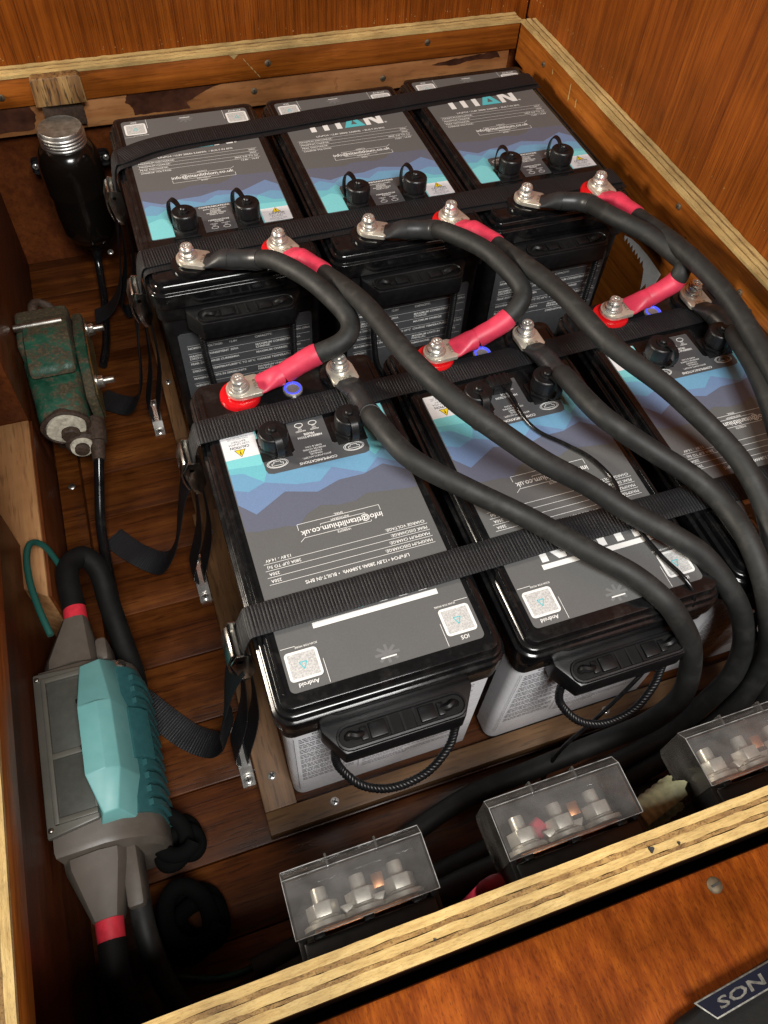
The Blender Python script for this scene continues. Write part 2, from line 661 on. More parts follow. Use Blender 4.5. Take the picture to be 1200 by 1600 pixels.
# ---- back wall
STAINS = ([(.0075, .0100), (.0035, .0020), (.0110, -.0060), (.0125, -.0165), (.0420, -.0160), (.0840, -.0160), (.0800, -.0075), (.1000, .0015), (.1200, .0085), (.1420, .0112), (.1020, .0112), (.0550, .0108)],
          [(.4200, .0020), (.4480, .0060), (.4850, .0085), (.5180, .0098), (.5250, .0010), (.4880, .0020), (.4480, -.0020)],
          [(-.1480, .0110), (-.1100, .0105), (-.1050, .0000), (-.1120, -.0180), (-.1540, -.0190)])
bw = structure('back_wall')
MB().box(-.62, .5655, .8435, .865, RIM - .012, .75, bev=.001).obj('veneer_panel', 'veneer_up', bw)
MB().box(-.30, .5455, YB, .8392, .0125, RIM - .0038, bev=.0008).obj('upper_board', 'board_x', bw)
MB().box(-.30, .538, YB + .004, .8392, -.0245, .0118, bev=.0015).obj('lower_board', 'board_stained', bw)
plain('old_varnish', (.060, .022, .012), .38, nz=.5, nscale=60)
rnd = random.Random(4)


def ragged(pts, sub=5, amp=.0009):
    out = []
    for (a, b_), (c, d) in zip(pts, pts[1:] + pts[:1]):
        for k in range(sub):
            t = k / sub
            out.append((a + (c - a) * t + rnd.uniform(-amp, amp) * (k > 0), b_ + (d - b_) * t + rnd.uniform(-amp, amp) * (k > 0)))
    return out


for pl in STAINS:
    MB().flat(ragged(pl), 0, M=frame((0, YB + .0037, 0), (1, 0, 0), (0, 0, 1))).obj('varnish_patch', 'old_varnish', bw, 0)
MB().box(-.30, .60, .8395, .852, -.24, RIM - .0125).obj('lower_panel', 'wall_dark', bw)


def ply(parent, axis, a0, a1, p0, p1, z, n=5, dirn=1):
    """stack of thin veneers seen on their cut edge: strips along axis"""
    cuts = [0, .27, .38, .62, .76, 1.0] if n == 5 else [k / n for k in range(n + 1)]
    for i in range(n):
        q0, q1 = p0 + (p1 - p0) * cuts[i] + .00005, p0 + (p1 - p0) * cuts[i + 1] - .00005
        hz = z + random.uniform(-.0005, .0004) - (.0005 if i % 2 else 0)
        mb = MB()
        # cut into short pieces so the sawn edge is not ruler straight
        m_ = 120
        lo, hi = [], []
        loops = []
        for k in range(m_ + 1):
            a = a0 + (a1 - a0) * k / m_
            e0 = random.uniform(-.00012, .00012) if i == 0 else random.uniform(-.0004, .0004)
            e1 = random.uniform(-.00012, .00012) if i == n - 1 else random.uniform(-.0004, .0004)
            zz = hz + random.uniform(-.0004, .0004)
            if axis == 0:
                loops.append([(a, q0, z - .0036), (a, q1, z - .0036), (a, q1 + e1, zz), (a, q0 + e0, zz)])
            else:
                loops.append([(q1, a, z - .0036), (q0, a, z - .0036), (q0 + e0, a, zz), (q1 + e1, a, zz)])
        mb.loft(loops)
        mb.obj('ply_layer', ('ply_brown_' if i % 2 else 'ply_pale_') + 'xy'[axis], parent, smooth=50)


ply(bw, 0, -.32, .5465, YB - .0012, .8432, RIM)
for x, z in ((.19, .031), (.41, .034), (.17, -.004), (.35, -.008), (-.137, .026)):
    screw(bw, (x, (YB if z > .0125 else YB + .004) - .0002, z), (0, -1, 0), .0042, ('tarnish', 'screw_dark'), True)
# chipped varnish marks on the upper board
mb = MB()
for (x, z, w, h) in ((.147, .0440, .013, .004),):
    mb.flat([(x - w / 2, z + h / 2), (x + w / 2, z + h / 2), (x + w * .2, z - h * .3), (x, z - h), (x - w * .25, z - h * .2)], 0, M=frame((0, YB - .0004, 0), (1, 0, 0), (0, 0, 1)))
for k in range(5):
    x, z = .158 + k * .0042, .040 - k * .0052
    mb.flat([(x, z), (x + .0012, z - .0004), (x + .0042, z - .0046), (x + .0028, z - .0042)], 0, M=frame((0, YB - .0004, 0), (1, 0, 0), (0, 0, 1)))
mb.obj('bare_chip', 'ply_pale_x', bw, smooth=0)

# ---- right wall
rw = structure('right_wall')
MB().box(.5680, .590, -.62, .8660, RIM - .012, .75, bev=.001).obj('veneer_panel', 'veneer_up', rw)
mb = MB()
mb.loft([[(XR, .8195, -.0015), (.5660, .8195, -.0015), (.5660, .8195, RIM - .0038), (XR, .8195, RIM - .0038)],
         [(XR, -.32, -.045), (.5660, -.32, -.045), (.5660, -.32, RIM - .0038), (XR, -.32, RIM - .0038)]][::-1])
mb.obj('rim_board', 'board_y', rw)
ply(rw, 1, -.32, .8195, XR - .0012, .5677, RIM)
MB().box(.5664, .580, -.32, .8390, -.24, RIM - .0125).obj('lower_panel', 'board_y', rw)
for y, z in ((.74, .028), (.40, .035), (.27, .02)):
    screw(rw, (XR - .0002, y, z), (-1, 0, 0), .0038, ('tarnish', 'screw_dark'), True)
for y in (.66, .61, .55, .52):
    screw(rw, (.5662, y, -.012), (-1, 0, 0), .0028, ('steel_dull', 'screw_dark'))
# chipped marks
mb = MB()
MR = frame((XR - .0004, 0, 0), (0, -1, 0), (0, 0, 1))
for (y, z, l) in ((.665, .040, .022), (.645, .030, .011), (.715, .034, .006)):
    mb.flat([(-y, z), (-y + .0016, z - .001), (-y + .0035, z - l), (-y + .0012, z - l * .9)], 0, M=MR)
mb.obj('bare_chip', 'ply_pale_y', rw, smooth=0)
# scuffed line along the foot of both veneer panels, small torn fibres
for par, Mx, a0, a1, nm, mt in ((rw, frame((.5680 - .0003, 0, 0), (0, -1, 0), (0, 0, 1)), -.84, .30, 'scuff', 'ply_pale_y'),
                                (bw, frame((0, .8435 - .0003, 0), (1, 0, 0), (0, 0, 1)), -.18, .56, 'scuff', 'ply_pale_x')):
    mb = MB()
    for k in range(110):
        a = random.uniform(a0, a1)
        z = .0705 + random.gauss(0, .0012)
        if mt == 'ply_pale_x':
            z = random.choice((.0535, .056)) + abs(random.gauss(0, .003))
            if random.random() < .55:
                continue
        w, h = random.uniform(.0003, .0010), random.uniform(.0006, .0022)
        mb.flat([(a, z), (a + w, z + h * .2), (a + w * .8, z + h), (a + w * .2, z + h * .8)], 0, M=Mx)
    mb.obj(nm, mt, par, smooth=0)
# torn strip of white paint on the lower right wall
mb = MB()
rnd = random.Random(11)
up_ = [(.492, -.0690), (.478, -.0640), (.462, -.0615), (.440, -.0610), (.420, -.0625), (.405, -.0640)]
dn_ = [(.4080, -.0800), (.4130, -.1050), (.4190, -.1020), (.4235, -.0920), (.4290, -.1060), (.4330, -.0900), (.4370, -.0800)]
for k in range(16):
    t = k / 15
    dn_.append((.4400 + .052 * t, -.0760 + .004 * t + (.0045 if k % 2 else -.0030) * rnd.uniform(.5, 1.2)))
poly, low = [(-a, z) for a, z in up_], [(-a, z) for a, z in dn_]
mb.flat(poly + low, 0, M=frame((.5664 - .0003, 0, 0), (0, -1, 0), (0, 0, 1)))
mb.obj('paint_patch', 'paint_white', rw, smooth=0)

mb = MB()
rnd = random.Random(21)
for k in range(26):
    y, z = rnd.gauss(.335, .035), rnd.gauss(.006, .006)
    a, b_ = rnd.uniform(.0004, .0009), rnd.uniform(.0008, .0028)
    mb.flat([(-y + b_ * cos(q * pi / 4), z + a * sin(q * pi / 4)) for q in range(8)], 0, M=frame((XR - .0003, 0, 0), (0, -1, 0), (0, 0, 1)))
mb.obj('worm_hole', 'screw_dark', rw, 0)

# ---- left wall: rim board, recessed ledge, post behind
lw = structure('left_wall')
MB().box(-.2005, XL, -.32, .8390, .0155, RIM - .0038, bev=.0008).obj('rim_board', 'board_y', lw)
ply(lw, 1, -.32, .8190, -.2015, XL + .001, RIM)
mb = MB()
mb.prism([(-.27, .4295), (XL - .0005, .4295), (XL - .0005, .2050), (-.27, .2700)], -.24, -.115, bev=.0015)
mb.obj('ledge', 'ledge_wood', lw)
MB().box(-.27, -.2005, -.32, .2690, -.24, .0150).obj('shade_panel', 'wall_dark', lw)  # dark panel and slanted ledge end stand in for shade on the ledge
MB().box(-.27, XL - .0005, .4300, .8390, -.24, .0150, bev=.0015).obj('post_panel', 'wall_dark', lw)
MB().box(-.2850, -.2705, -.32, .84, -.24, .0150).obj('outer_panel', 'wall_dark', lw)
MB().box(XL - .0003, XL + .0025, .2060, .4290, FLOOR - .004, -.117, bev=.0006).obj('lower_panel', 'wall_dark', lw)
mb = MB(); mb.box(XL + .0028, -.152, -.30, .62, FLOOR - .002, FLOOR + .014, bev=.0015)
mb.obj('floor_cleat', 'plank', lw)
screw(lw, (-.163, .40, FLOOR + .014), (0, 0, 1), .0042, ('steel_dull', 'screw_dark'))

# ---- front wall and seat top in front of it
fw = structure('front_wall')
MB().box(-.32, .60, YF - .0200, YF - .0006, -.24, RIM - .0038).obj('lower_panel', 'wall_dark', fw)
ply(fw, 0, -.32, .60, -.1862, YF, RIM, n=5)
# knots and old nail holes in the sawn edge
mb = MB()
for (x, y, r) in ((.172, -.1752, .0021), (.1895, -.1772, .0011), (.035, -.178, .0009), (.26, -.172, .0013)):
    mb.lathe([(r, RIM - .0006), (r * .8, RIM + .0007), (r * .01, RIM + .0006)], 11, M=Matrix.Translation((x, y, 0)), wob=lambda a, z: 1 + .25 * sin(3 * a + 1))
mb.obj('nail_hole', 'screw_dark', fw)

st = structure('seat_top')
MB().box(-.62, .60, -.62, -.1935, RIM - .024, RIM - .006, bev=.0025).obj('seat_board', 'seat_wood', st)
MB().box(-.62, -.2085, -.1930, .8425, RIM - .024, RIM - .006, bev=.0025).obj('side_board', 'seat_wood', st)
MB().box(-.32, .60, -.1934, -.1866, -.10, RIM - .07).obj('gap_shade', 'hide_black', st)  # black block stands in for the shade deep in the gap
screw(st, (.2000, -.2036, RIM - .0060), (0, 0, 1), .0046, ('tarnish', 'screw_dark'), True)

# ================================================================== WOODEN TRAY BATTENS
tr = thing('batten_frame', 'brown wooden battens screwed to the floor around the batteries', 'frame', (0, 0, FLOOR))


def batten(x0, x1, y0, y1, top, mat):
    mb = MB(); mb.box(x0, x1, y0, y1, .0002, top - FLOOR, bev=.0012)
    return mb.obj('batten', mat, tr)


BT = -.2
b1 = batten(-.0400, -.0105, -.0200, .3195, BT, 'batten_wood')
b2 = batten(-.0400, .57 - .011, -.0405, -.0203, BT, 'batten_wood_x')
b3 = batten(-.0360, -.0090, .3200, .4330, BT - .002, 'batten_wood')
b4 = batten(-.0380, -.0220, .4335, .80, BT, 'batten_wood')
for bb, x, y in ((b1, -.0262, .0100), (b2, .0219, -.0300), (b1, -.0262, .290), (b3, -.0265, .4200), (b4, -.03, .53), (b2, .30, -.030)):
    screw(bb, (x, y, BT - FLOOR - (.002 if bb is b3 else 0)), (0, 0, 1), .0042)

# ================================================================== BATTERIES
W, HW = .15, .075


def sect(pl, u):
    for (a, b), (c, d) in zip(pl, pl[1:]):
        if a <= u <= c:
            return b + (d - b) * (u - a) / (c - a)
    return pl[-1][1]


PURPLE = [(0, 147), (11, 148), (31, 151), (44, 153), (55, 148), (70, 148), (84, 152), (97, 147), (107, 137), (117, 140), (140, 141), (150, 144)]
BLUE = [(0, 165), (7, 170), (21, 179), (40, 173), (62, 173), (83, 166), (109, 174), (137, 158), (150, 172)]
LBLUE = [(0, 183), (8, 177.5), (23, 187), (38, 174), (64, 188), (78, 176), (98, 178.5), (123, 188), (138, 182), (150, 187)]
TEAL = [(0, 197), (12, 200), (24, 190), (32, 205), (118, 200), (123, 188.5), (138, 202), (150, 204)]
PTEAL = [(0, 214), (14, 207), (30, 218), (116, 214), (121, 207), (150, 210)]


def make_battery(kind, label, loc, rz, stripe):
    L = .2472 if kind == 'F' else .2329
    h = -FLOOR if kind == 'F' else -FLOOR + .021
    root = thing('battery', label, 'battery', loc, rz, 'lithium batteries in two rows of three')
    y_top, y_bot = L / 2, -L / 2
    py0, py1 = y_bot - .066, y_top + .0105      # plateau of the lid
    cy = (py0 + py1) / 2
    hx0, hy0 = .0838, (py1 - py0) / 2

    def vpage(v):      # page millimetres (down from the label's top edge) -> local y
        v = v if v < 140 or kind == 'F' else 140 + (v - 140) * (232.9 - 140) / 107.2
        return y_top - v / 1000.0

    def upage(u):
        return u / 1000.0 - HW

    def pg(pts):
        return [(upage(a), vpage(b)) for a, b in pts]

    def lid():
        mb = MB()
        prof = [(-.0035, 0), (-.0012, -.0001), (-.0003, -.0005), (.0, -.0013), (.0006, -.0060), (.0012, -.0066), (.0030, -.0068),
                (.0038, -.0074), (.0042, -.0122), (.0048, -.0128), (.0062, -.0131), (.0070, -.0139), (.0074, -.0290), (.0068, -.0302), (.0030, -.0306)]
        mb.loft([rrect(hx0 + o, hy0 + o, .0085 + max(0, o), z, 6, 0, cy) for o, z in prof][::-1])
        # shallow rib along both long sides of the plateau
        for s in (-1, 1):
            mb.box(s * .0805 - .0012, s * .0805 + .0012, py0 + .012, py1 - .012, -.0005, .0010, bev=.0005)
        return mb
    cached((kind, 'lid'), 'lid', lid, 'gloss_black', root)

    def case():
        mb = MB()
        prof = [(.0040, -.0300), (.0040, -.0465), (.0034, -.0475), (.0010, -.0480), (-.0004, -h + .003), (-.003, -h + .0004)]
        mb.loft([rrect(hx0 + o, hy0 + o, .0095, z, 6, 0, cy) for o, z in prof][::-1])
        return mb
    cached((kind, 'case'), 'case', case, 'case_black', root)

    # ---- printed top label
    def face():
        mb = MB()
        r = .004
        out = []
        # outline with the two port notches on the terminal end
        def arc(cx, cy_, a0, a1):
            return [(cx + r * cos(a0 + (a1 - a0) * k / 4), cy_ + r * sin(a0 + (a1 - a0) * k / 4)) for k in range(5)]
        out += arc(-HW + r, y_top - r, pi, pi / 2) + arc(HW - r, y_top - r, pi / 2, 0)
        out += arc(HW - r, y_bot + r, 0, -pi / 2)
        def nt_(u0, u1):
            a, b_ = upage(u1), upage(u0)
            yn = vpage(213)
            return [(a, y_bot), (a, yn - .002), (a - .002, yn), (b_ + .002, yn), (b_, yn - .002), (b_, y_bot)]
        out += nt_(89.5, 117.5) + nt_(28, 56)
        out += arc(-HW + r, y_bot + r, -pi / 2, -pi)
        mb.prism(out, .00005, .00030)
        return mb
    lab = cached((kind, 'label'), 'label', face, 'label_grey', root, smooth=0)
    notch = ((28, 56), (89.5, 117.5))

    def band(pl, z):
        def fn():
            mb = MB()
            us = sorted(set([p[0] for p in pl] + [.8, 28, 56, 89.5, 117.5, 149.2]))
            us = [u for u in us if .8 <= u <= 149.2]
            for a, b_ in zip(us, us[1:]):
                bot = 246.4 if not any(n0 <= (a + b_) / 2 <= n1 for n0, n1 in notch) else 212.6
                va, vb = sect(pl, a), sect(pl, b_)
                if min(va, vb) >= bot:
                    continue
                mb.flat(pg([(a, min(va, bot)), (b_, min(vb, bot)), (b_, bot), (a, bot)]), z)
            return mb.weld()
        return fn
    def half(pl, z, ua, ub):
        def fn():
            us = sorted(set([p[0] for p in pl if ua < p[0] < ub] + [ua, ub]))
            pts = [(u, sect(pl, u)) for u in us] + [(ub, 246.4), (ua, 246.4)]
            return MB().flat(pg(pts), z)
        return fn
    for i, (pl, mt, nm) in enumerate(((PURPLE, 'label_purple', 'purple_ridge'), (BLUE, 'label_blue', 'blue_ridge'), (LBLUE, 'label_light_blue', 'light_blue_ridge'),
                                      (TEAL, 'label_teal', 'teal_ridge'), (PTEAL, 'label_pale_teal', 'pale_teal_ridge'))):
        if i < 3:
            cached((kind, nm), nm, band(pl, .00034 + i * .00004), mt, lab, smooth=0)
        else:
            for ua, ub in ((.8, 27.9), (117.6, 149.2)):
                cached((kind, nm, ua), nm, half(pl, .00034 + i * .00004, ua, ub), mt, lab, smooth=0)

    def panel():
        mb = MB()
        mb.flat(pg([(26, 212.6), (26, 200), (27.5, 196), (31.5, 194.5), (113.5, 194.5), (117.5, 196), (119, 200), (119, 212.6)]), .00056)
        mb.flat(pg([(55.9, 212.6), (89.6, 212.6), (89.6, 246.6), (55.9, 246.6)]), .00056)
        return mb
    cached((kind, 'panel'), 'port_panel', panel, 'label_panel', lab, smooth=0)

    def caution():
        mb = MB()
        mb.flat(pg([(119, 219), (149.2, 219), (149.2, 246.4), (119, 246.4)]), .00056)
        return mb
    cau = cached((kind, 'caution'), 'caution_sticker', caution, 'caution_white', lab, smooth=0)

    Z = .00064

    def shades():
        mb = MB()
        # faint cross printed at the top edge
        for k in range(8):
            a = k * pi / 4
            c0 = (upage(74.7), vpage(9.5))
            mb.flat([(c0[0] + .0012 * cos(a + pi / 2), c0[1] + .0012 * sin(a + pi / 2)), (c0[0] + .0095 * cos(a) + .0012 * cos(a + pi / 2), c0[1] + .0075 * sin(a) + .0012 * sin(a + pi / 2)),
                     (c0[0] + .0095 * cos(a) - .0012 * cos(a + pi / 2), c0[1] + .0075 * sin(a) - .0012 * sin(a + pi / 2)), (c0[0] - .0012 * cos(a + pi / 2), c0[1] - .0012 * sin(a + pi / 2))], .00036 + k * .000008)
        return mb
    cached((kind, 'shade'), 'star_print', shades, 'label_shade', lab, smooth=0)

    def letters():
        mb = MB()

        def R(u0, u1, v0, v1, m_=0, z=Z):
            mb.flat(pg([(u0, v0), (u1, v0), (u1, v1), (u0, v1)]), z, m_)

        def ln(u0, v0, u1, v1, w=.32, m_=0):
            w *= 1.35
            du, dv = u1 - u0, v1 - v0
            l = sqrt(du * du + dv * dv)
            a, b_ = -dv / l * w / 2, du / l * w / 2
            mb.flat(pg([(u0 + a, v0 + b_), (u1 + a, v1 + b_), (u1 - a, v1 - b_), (u0 - a, v0 - b_)]), Z, m_)

        def T(s, u, v, size, al='LEFT', bold=0.0, m_=0, sx=1.0):
            text(mb, s, upage(u), vpage(v), size * 1.06 / 1000, m_, Z, al, bold + .010, sx)
        # wordmark: long bar over slim letters
        R(21, 121, 45, 49.7)
        R(28, 34.6, 51.6, 74.6); R(44, 50.6, 51.6, 74.6); R(60, 66.6, 51.6, 74.6)
        R(97, 103, 51.6, 74.6); R(113, 119, 51.6, 74.6)
        mb.flat(pg([(97.2, 51.6), (104.2, 51.6), (118.8, 74.6), (111.8, 74.6)]), Z + .00002)
        mb.flat(pg([(79, 51.6), (86, 51.6), (77, 74.6), (69.5, 74.6)]), Z, 1)
        mb.flat(pg([(79.4, 51.6), (86, 51.6), (96, 74.6), (89, 74.6)]), Z + .00002, 1)
        mb.flat(pg([(73, 69), (92, 69), (95, 74.6), (70.5, 74.6)]), Z + .00004, 1)
        T('®', 120.3, 74.4, 3.0)
        amp = ('280Ah 3,584Wh', '250A') if kind == 'F' else ('200Ah 2,560Wh', '200A')
        T('LiFePO4 • ', 30.5, 86.3, 3.0)
        text(mb, '12.8V ' + amp[0], upage(49.5), vpage(86.3), .0031, 0, Z, 'LEFT', .018, .92)
        T('• BUILT-IN BMS', 116, 86.3, 3.0, 'RIGHT', 0, 0, .95)
        rows = (('MAXIMUM DISCHARGE:', amp[1]), ('MAXIMUM CHARGE:', amp[1]), ('PEAK DISCHARGE:', '280A (UP TO 5s)'), ('CHARGE VOLTAGE:', '13.8V - 14.4V'))
        for i, (a, b_) in enumerate(rows):
            v = 90.2 + i * 6.3
            ln(6, v, 143, v, .28)
            T(a, 7.5, v + 4.1, 2.6)
            T(b_, 141, v + 4.1, 2.6, 'RIGHT')
        # contact box
        ln(49, 124.4, 106, 124.4); ln(106, 124.2, 109.5, 121.3); ln(49, 124.4, 49, 126)
        text(mb, 'info@titanlithium.co.uk', upage(38.2), vpage(131.2), .0054, 0, Z, 'LEFT', .016, .97)
        T('WEBSITE', 73, 123.4, 2.0, 'CENTER'); T('INSTAGRAM', 73, 136.2, 1.9, 'CENTER'); T('EMAIL', 73, 140.8, 1.9, 'CENTER')
        ln(52, 133.9, 90, 133.9); ln(90, 133.9, 90, 132.6); ln(52, 133.9, 52, 132.6)
        ln(38.5, 138.4, 108.5, 138.4); ln(38.5, 138.4, 38.5, 133); ln(108.5, 138.4, 108.5, 132.5)
        # port panel
        T('COMMUNICATIONS', 72.8, 199.6, 2.5, 'CENTER', .012)
        for i, s in enumerate(('BOTH PORTS ACCEPT:', 'PARALLEL', 'ETHERNET', 'INVERTER COMMS', 'RS485 & CAN')):
            T(s, 72.8, 204.2 + i * 2.8, 1.7, 'CENTER')
        T('HIBERNATION', 72.8, 227.4, 2.3, 'CENTER', .012); T('MODE', 72.8, 230.6, 2.3, 'CENTER', .012)
        for uu, s1, s2 in ((66.6, 'PRESSED', 'OFF'), (79.2, 'RELEASED', 'ON')):
            T(s1, uu, 234.4, 1.4, 'CENTER'); T(s2, uu, 236.4, 1.4, 'CENTER')
            pts = [(uu + 3.6 * cos(k * pi / 10), 241 + 2.4 * sin(k * pi / 10)) for k in range(21)]
            for p, q in zip(pts, pts[1:]):
                ln(*p, *q, .45)
            ln(uu - 1.6, 237.7, uu + 1.6, 237.7, .35)
        for uu in (39, 107.5):
            for sc in (1, .86):
                pts = [(uu + 9.2 * sc * cos(k * pi / 12), 204.5 + 4.6 * sc * sin(k * pi / 12)) for k in range(25)]
                for p, q in zip(pts, pts[1:]):
                    ln(*p, *q, .35)
            pts = [(uu - 5, 202.6), (uu + 5, 202.6), (uu + 5, 205), (uu + 3, 205), (uu + 3, 206.8), (uu - 3, 206.8), (uu - 3, 205), (uu - 5, 205), (uu - 5, 202.6)]
            for p, q in zip(pts, pts[1:]):
                ln(*p, *q, .32)
        # code stickers at the top corners: frame, plain pale square, small mark
        for u0, nm in ((2, 'iOS'), (122.5, 'Android')):
            T(nm, u0 + 12.8, 6.2, 3.1, 'CENTER', .008)
            x0_, x1_, v0_, v1_ = u0 + .6, u0 + 25.4, 8, 31.2
            rr_ = 3.0
            pl = []
            for cx, cv, a0 in ((x1_ - rr_, v0_ + rr_, -pi / 2), (x1_ - rr_, v1_ - rr_, 0), (x0_ + rr_, v1_ - rr_, pi / 2), (x0_ + rr_, v0_ + rr_, pi)):
                for k in range(5):
                    pl.append((cx + rr_ * cos(a0 + k * pi / 8), cv + rr_ * sin(a0 + k * pi / 8)))
            mb.flat(pg(pl), Z, 0)
            mb.flat(pg([(u0 + 2.6, 10), (u0 + 23.4, 10), (u0 + 23.4, 29.2), (u0 + 2.6, 29.2)]), Z + .00003, 2)
            mc, mv = u0 + 13, 19.4
            for p, q, s_ in (((0, -3.2), (-2.8, 2.4), 0), ((-2.8, 2.4), (2.8, 2.4), 0), ((2.8, 2.4), (0, -3.2), 0)):
                du, dv = q[0] - p[0], q[1] - p[1]
                l = sqrt(du * du + dv * dv)
                a, b_ = -dv / l * .4, du / l * .4
                mb.flat(pg([(mc + p[0] + a, mv + p[1] + b_), (mc + q[0] + a, mv + q[1] + b_), (mc + q[0] - a, mv + q[1] - b_), (mc + p[0] - a, mv + p[1] - b_)]), Z + .00006, 1)
        for uu, vv in ((29.2, 0.8), (120.8, .8)):
            ln(uu, vv, uu, 20, .3)
        ln(1, 35.2, 12, 35.2, .3); ln(138, 35.2, 149, 35.2, .3)
        T('SCAN FOR MORE', 28.6, 34.6, 1.5, 'RIGHT'); T('SCAN FOR MORE', 121.5, 34.6, 1.5, 'LEFT')
        ln(68.5, 6.6, 80.5, 6.6, .8)
        return mb
    cached((kind, 'letters'), 'lettering', letters, ['print_white', 'print_teal', 'print_pale'], lab, smooth=0)

    def warn():
        mb = MB()
        c = (upage(135), vpage(224.6))
        mb.flat([(c[0] - .0050, c[1] - .0040), (c[0] + .0050, c[1] - .0040), (c[0], c[1] + .0046)], Z, 1)
        mb.flat([(c[0] - .0041, c[1] - .0035), (c[0] + .0041, c[1] - .0035), (c[0], c[1] + .0037)], Z + .00003, 0)
        mb.rect(c[0] - .0005, c[0] + .0005, c[1] - .0012, c[1] + .0018, Z + .00006, 1)
        mb.rect(c[0] - .0005, c[0] + .0005, c[1] - .0028, c[1] - .0019, Z + .00006, 1)

        def T(s, v, size, bold=0.0, m_=2):
            text(mb, s, upage(134.4), vpage(v), size / 1000, m_, Z, 'CENTER', bold)
        T('CAUTION', 232.6, 2.7, .02, 1)
        T('12.8V LiFePO4', 236.0, 2.2); T('BATTERY', 239, 2.2)
        for i, s in enumerate(('PLEASE READ THE USER', 'MANUAL BEFORE USING', 'THE BATTERY')):
            T(s, 241.4 + i * 1.9, 1.25)
        return mb
    cached((kind, 'warn'), 'caution_print', warn, ['warning_yellow', 'print_black', 'print_dark'], lab, smooth=0)

    # ---- terminals, bolts and button
    ty = y_bot - (.0425 if kind == 'F' else .0500)
    tx = {'neg': -.0485 if kind == 'F' else -.0455, 'pos': .0455 if kind == 'F' else .0465}
    for pol, mt in (('neg', 'gloss_black'), ('pos', 'red_plastic')):
        def term():
            mb = MB()
            mb.lathe([(.0185, -.0003), (.0185, .0036), (.0178, .0050), (.0160, .0056), (.0125, .0056), (.0122, .0072), (.0100, .0076), (.0002, .0076)], 36)
            return mb
        t = cached(('term', pol), 'terminal', term, mt, root, (tx[pol], ty, 0))

        def bolt():
            mb = MB()
            mb.lathe([(.0098, .0120), (.0098, .0134), (.0092, .0137), (.0062, .0137), (.0062, .0138)], 28)
            mb.lathe([(.0072, .0138), (.0072, .0156), (.0066, .0158)], 24)
            mb.lathe([(.0066, .0159), (.0084, .0159), (.0084, .0168), (.0070, .0172)], 28)
            hexa = [(.0072 * cos(k * pi / 3 + .3), .0072 * sin(k * pi / 3 + .3)) for k in range(6)]
            mb.prism(hexa, .0170, .0222, bev=.0007)
            mb.lathe([(.0055, .0221), (.0060, .0240), (.0054, .0249), (.0038, .0250), (.0036, .0232), (.0001, .0231)], 28)
            mb.box(-.0034, .0034, -.0006, .0006, .0232, .0245)
            mb.box(-.0006, .0006, -.0034, .0034, .0232, .0246)
            return mb
        cached('bolt', 'bolt', bolt, 'steel', t, None, (0, 0, random.uniform(0, 1)))

    def button():
        mb = MB()
        mb.lathe([(.0092, -.0002), (.0092, .0016), (.0086, .0024), (.0070, .0026), (.0069, .0016), (.0001, .0015)], 32)
        return mb
    bt = cached('button', 'push_button', button, 'steel', root, (.15 / 2 - .0774, ty + .0048, 0))

    def ring():
        mb = MB()
        for k in range(36):
            a, c = k * pi / 18, (k + 1) * pi / 18
            mb.add([(.0062 * cos(a), .0062 * sin(a), .0024), (.0078 * cos(a), .0078 * sin(a), .0029), (.0078 * cos(c), .0078 * sin(c), .0029), (.0062 * cos(c), .0062 * sin(c), .0024)], [(0, 1, 2, 3)])
        return mb
    cached('ring', 'light_ring', ring, 'led_blue', bt)

    # ---- two capped sockets with tethers
    for uu in ((38, 106) if kind == 'F' else (37.5, 103)):
        cl = (upage(uu), y_top - (.2225 if kind == 'F' else .2240), 0)

        def cap():
            mb = MB()
            mb.box(-.0135, .0135, -.0135, .0135, .0001, .0016, bev=.0006)
            hexa = [(.0138 * cos(k * pi / 3 + .2), .0138 * sin(k * pi / 3 + .2)) for k in range(6)]
            mb.prism(hexa, .0016, .0058, bev=.0008)
            mb.lathe([(.0112, .0058), (.0112, .0078), (.0128, .0082), (.0130, .0092)], 30)
            mb.lathe([(.0118, .0090), (.0128, .0094), (.0128, .0205), (.0124, .0218), (.0114, .0226), (.0030, .0226), (.0024, .0228), (.0024, .0240), (.0036, .0243), (.0036, .0262), (.0028, .0272), (.0001, .0274)],
                     60, wob=lambda a, z: 1 + (.018 * sin(20 * a + 500 * (z - .009)) if .0092 < z < .0215 else 0))
            return mb
        c_ = cached('cap', 'port_cap', cap, 'satin_black', root, cl)

        def tether():
            mb = MB()
            mb.lathe([(.0024, .0226), (.0058, .0227), (.0060, .0242), (.0052, .0246), (.0026, .0246)], 24)
            pts = spline([(0, .002, .0238), (0, .0045, .0262), (0, .0075, .0305), (0, .0115, .0325), (0, .0150, .0305), (0, .0170, .0240), (0, .0172, .0140), (0, .0155, .0060), (0, .0125, .0048)] if kind == 'B' else [(0, .003, .0238), (0, .0085, .0265), (0, .0150, .0258), (0, .0195, .0190), (0, .0195, .0110), (0, .0160, .0055), (0, .0125, .0048)], 6)
            loops = []
            for i, p in enumerate(pts):
                d = (pts[min(i + 1, len(pts) - 1)] - pts[max(i - 1, 0)]).normalized()
                nrm = Vector((1, 0, 0)).cross(d)
                w = .0030
                loops.append([tuple(p + Vector((w, 0, 0)) + nrm * .0007), tuple(p + Vector((-w, 0, 0)) + nrm * .0007), tuple(p + Vector((-w, 0, 0)) - nrm * .0007), tuple(p + Vector((w, 0, 0)) - nrm * .0007)])
            mb.loft(loops)
            return mb
        cached(('tether', kind), 'tether', tether, 'satin_black', c_, None, (0, 0, random.uniform(-.25, .25) + (.1 if kind == 'F' else .85)))

    # ---- end handle with rope, on the end that faces the camera
    s = 1 if kind == 'F' else -1
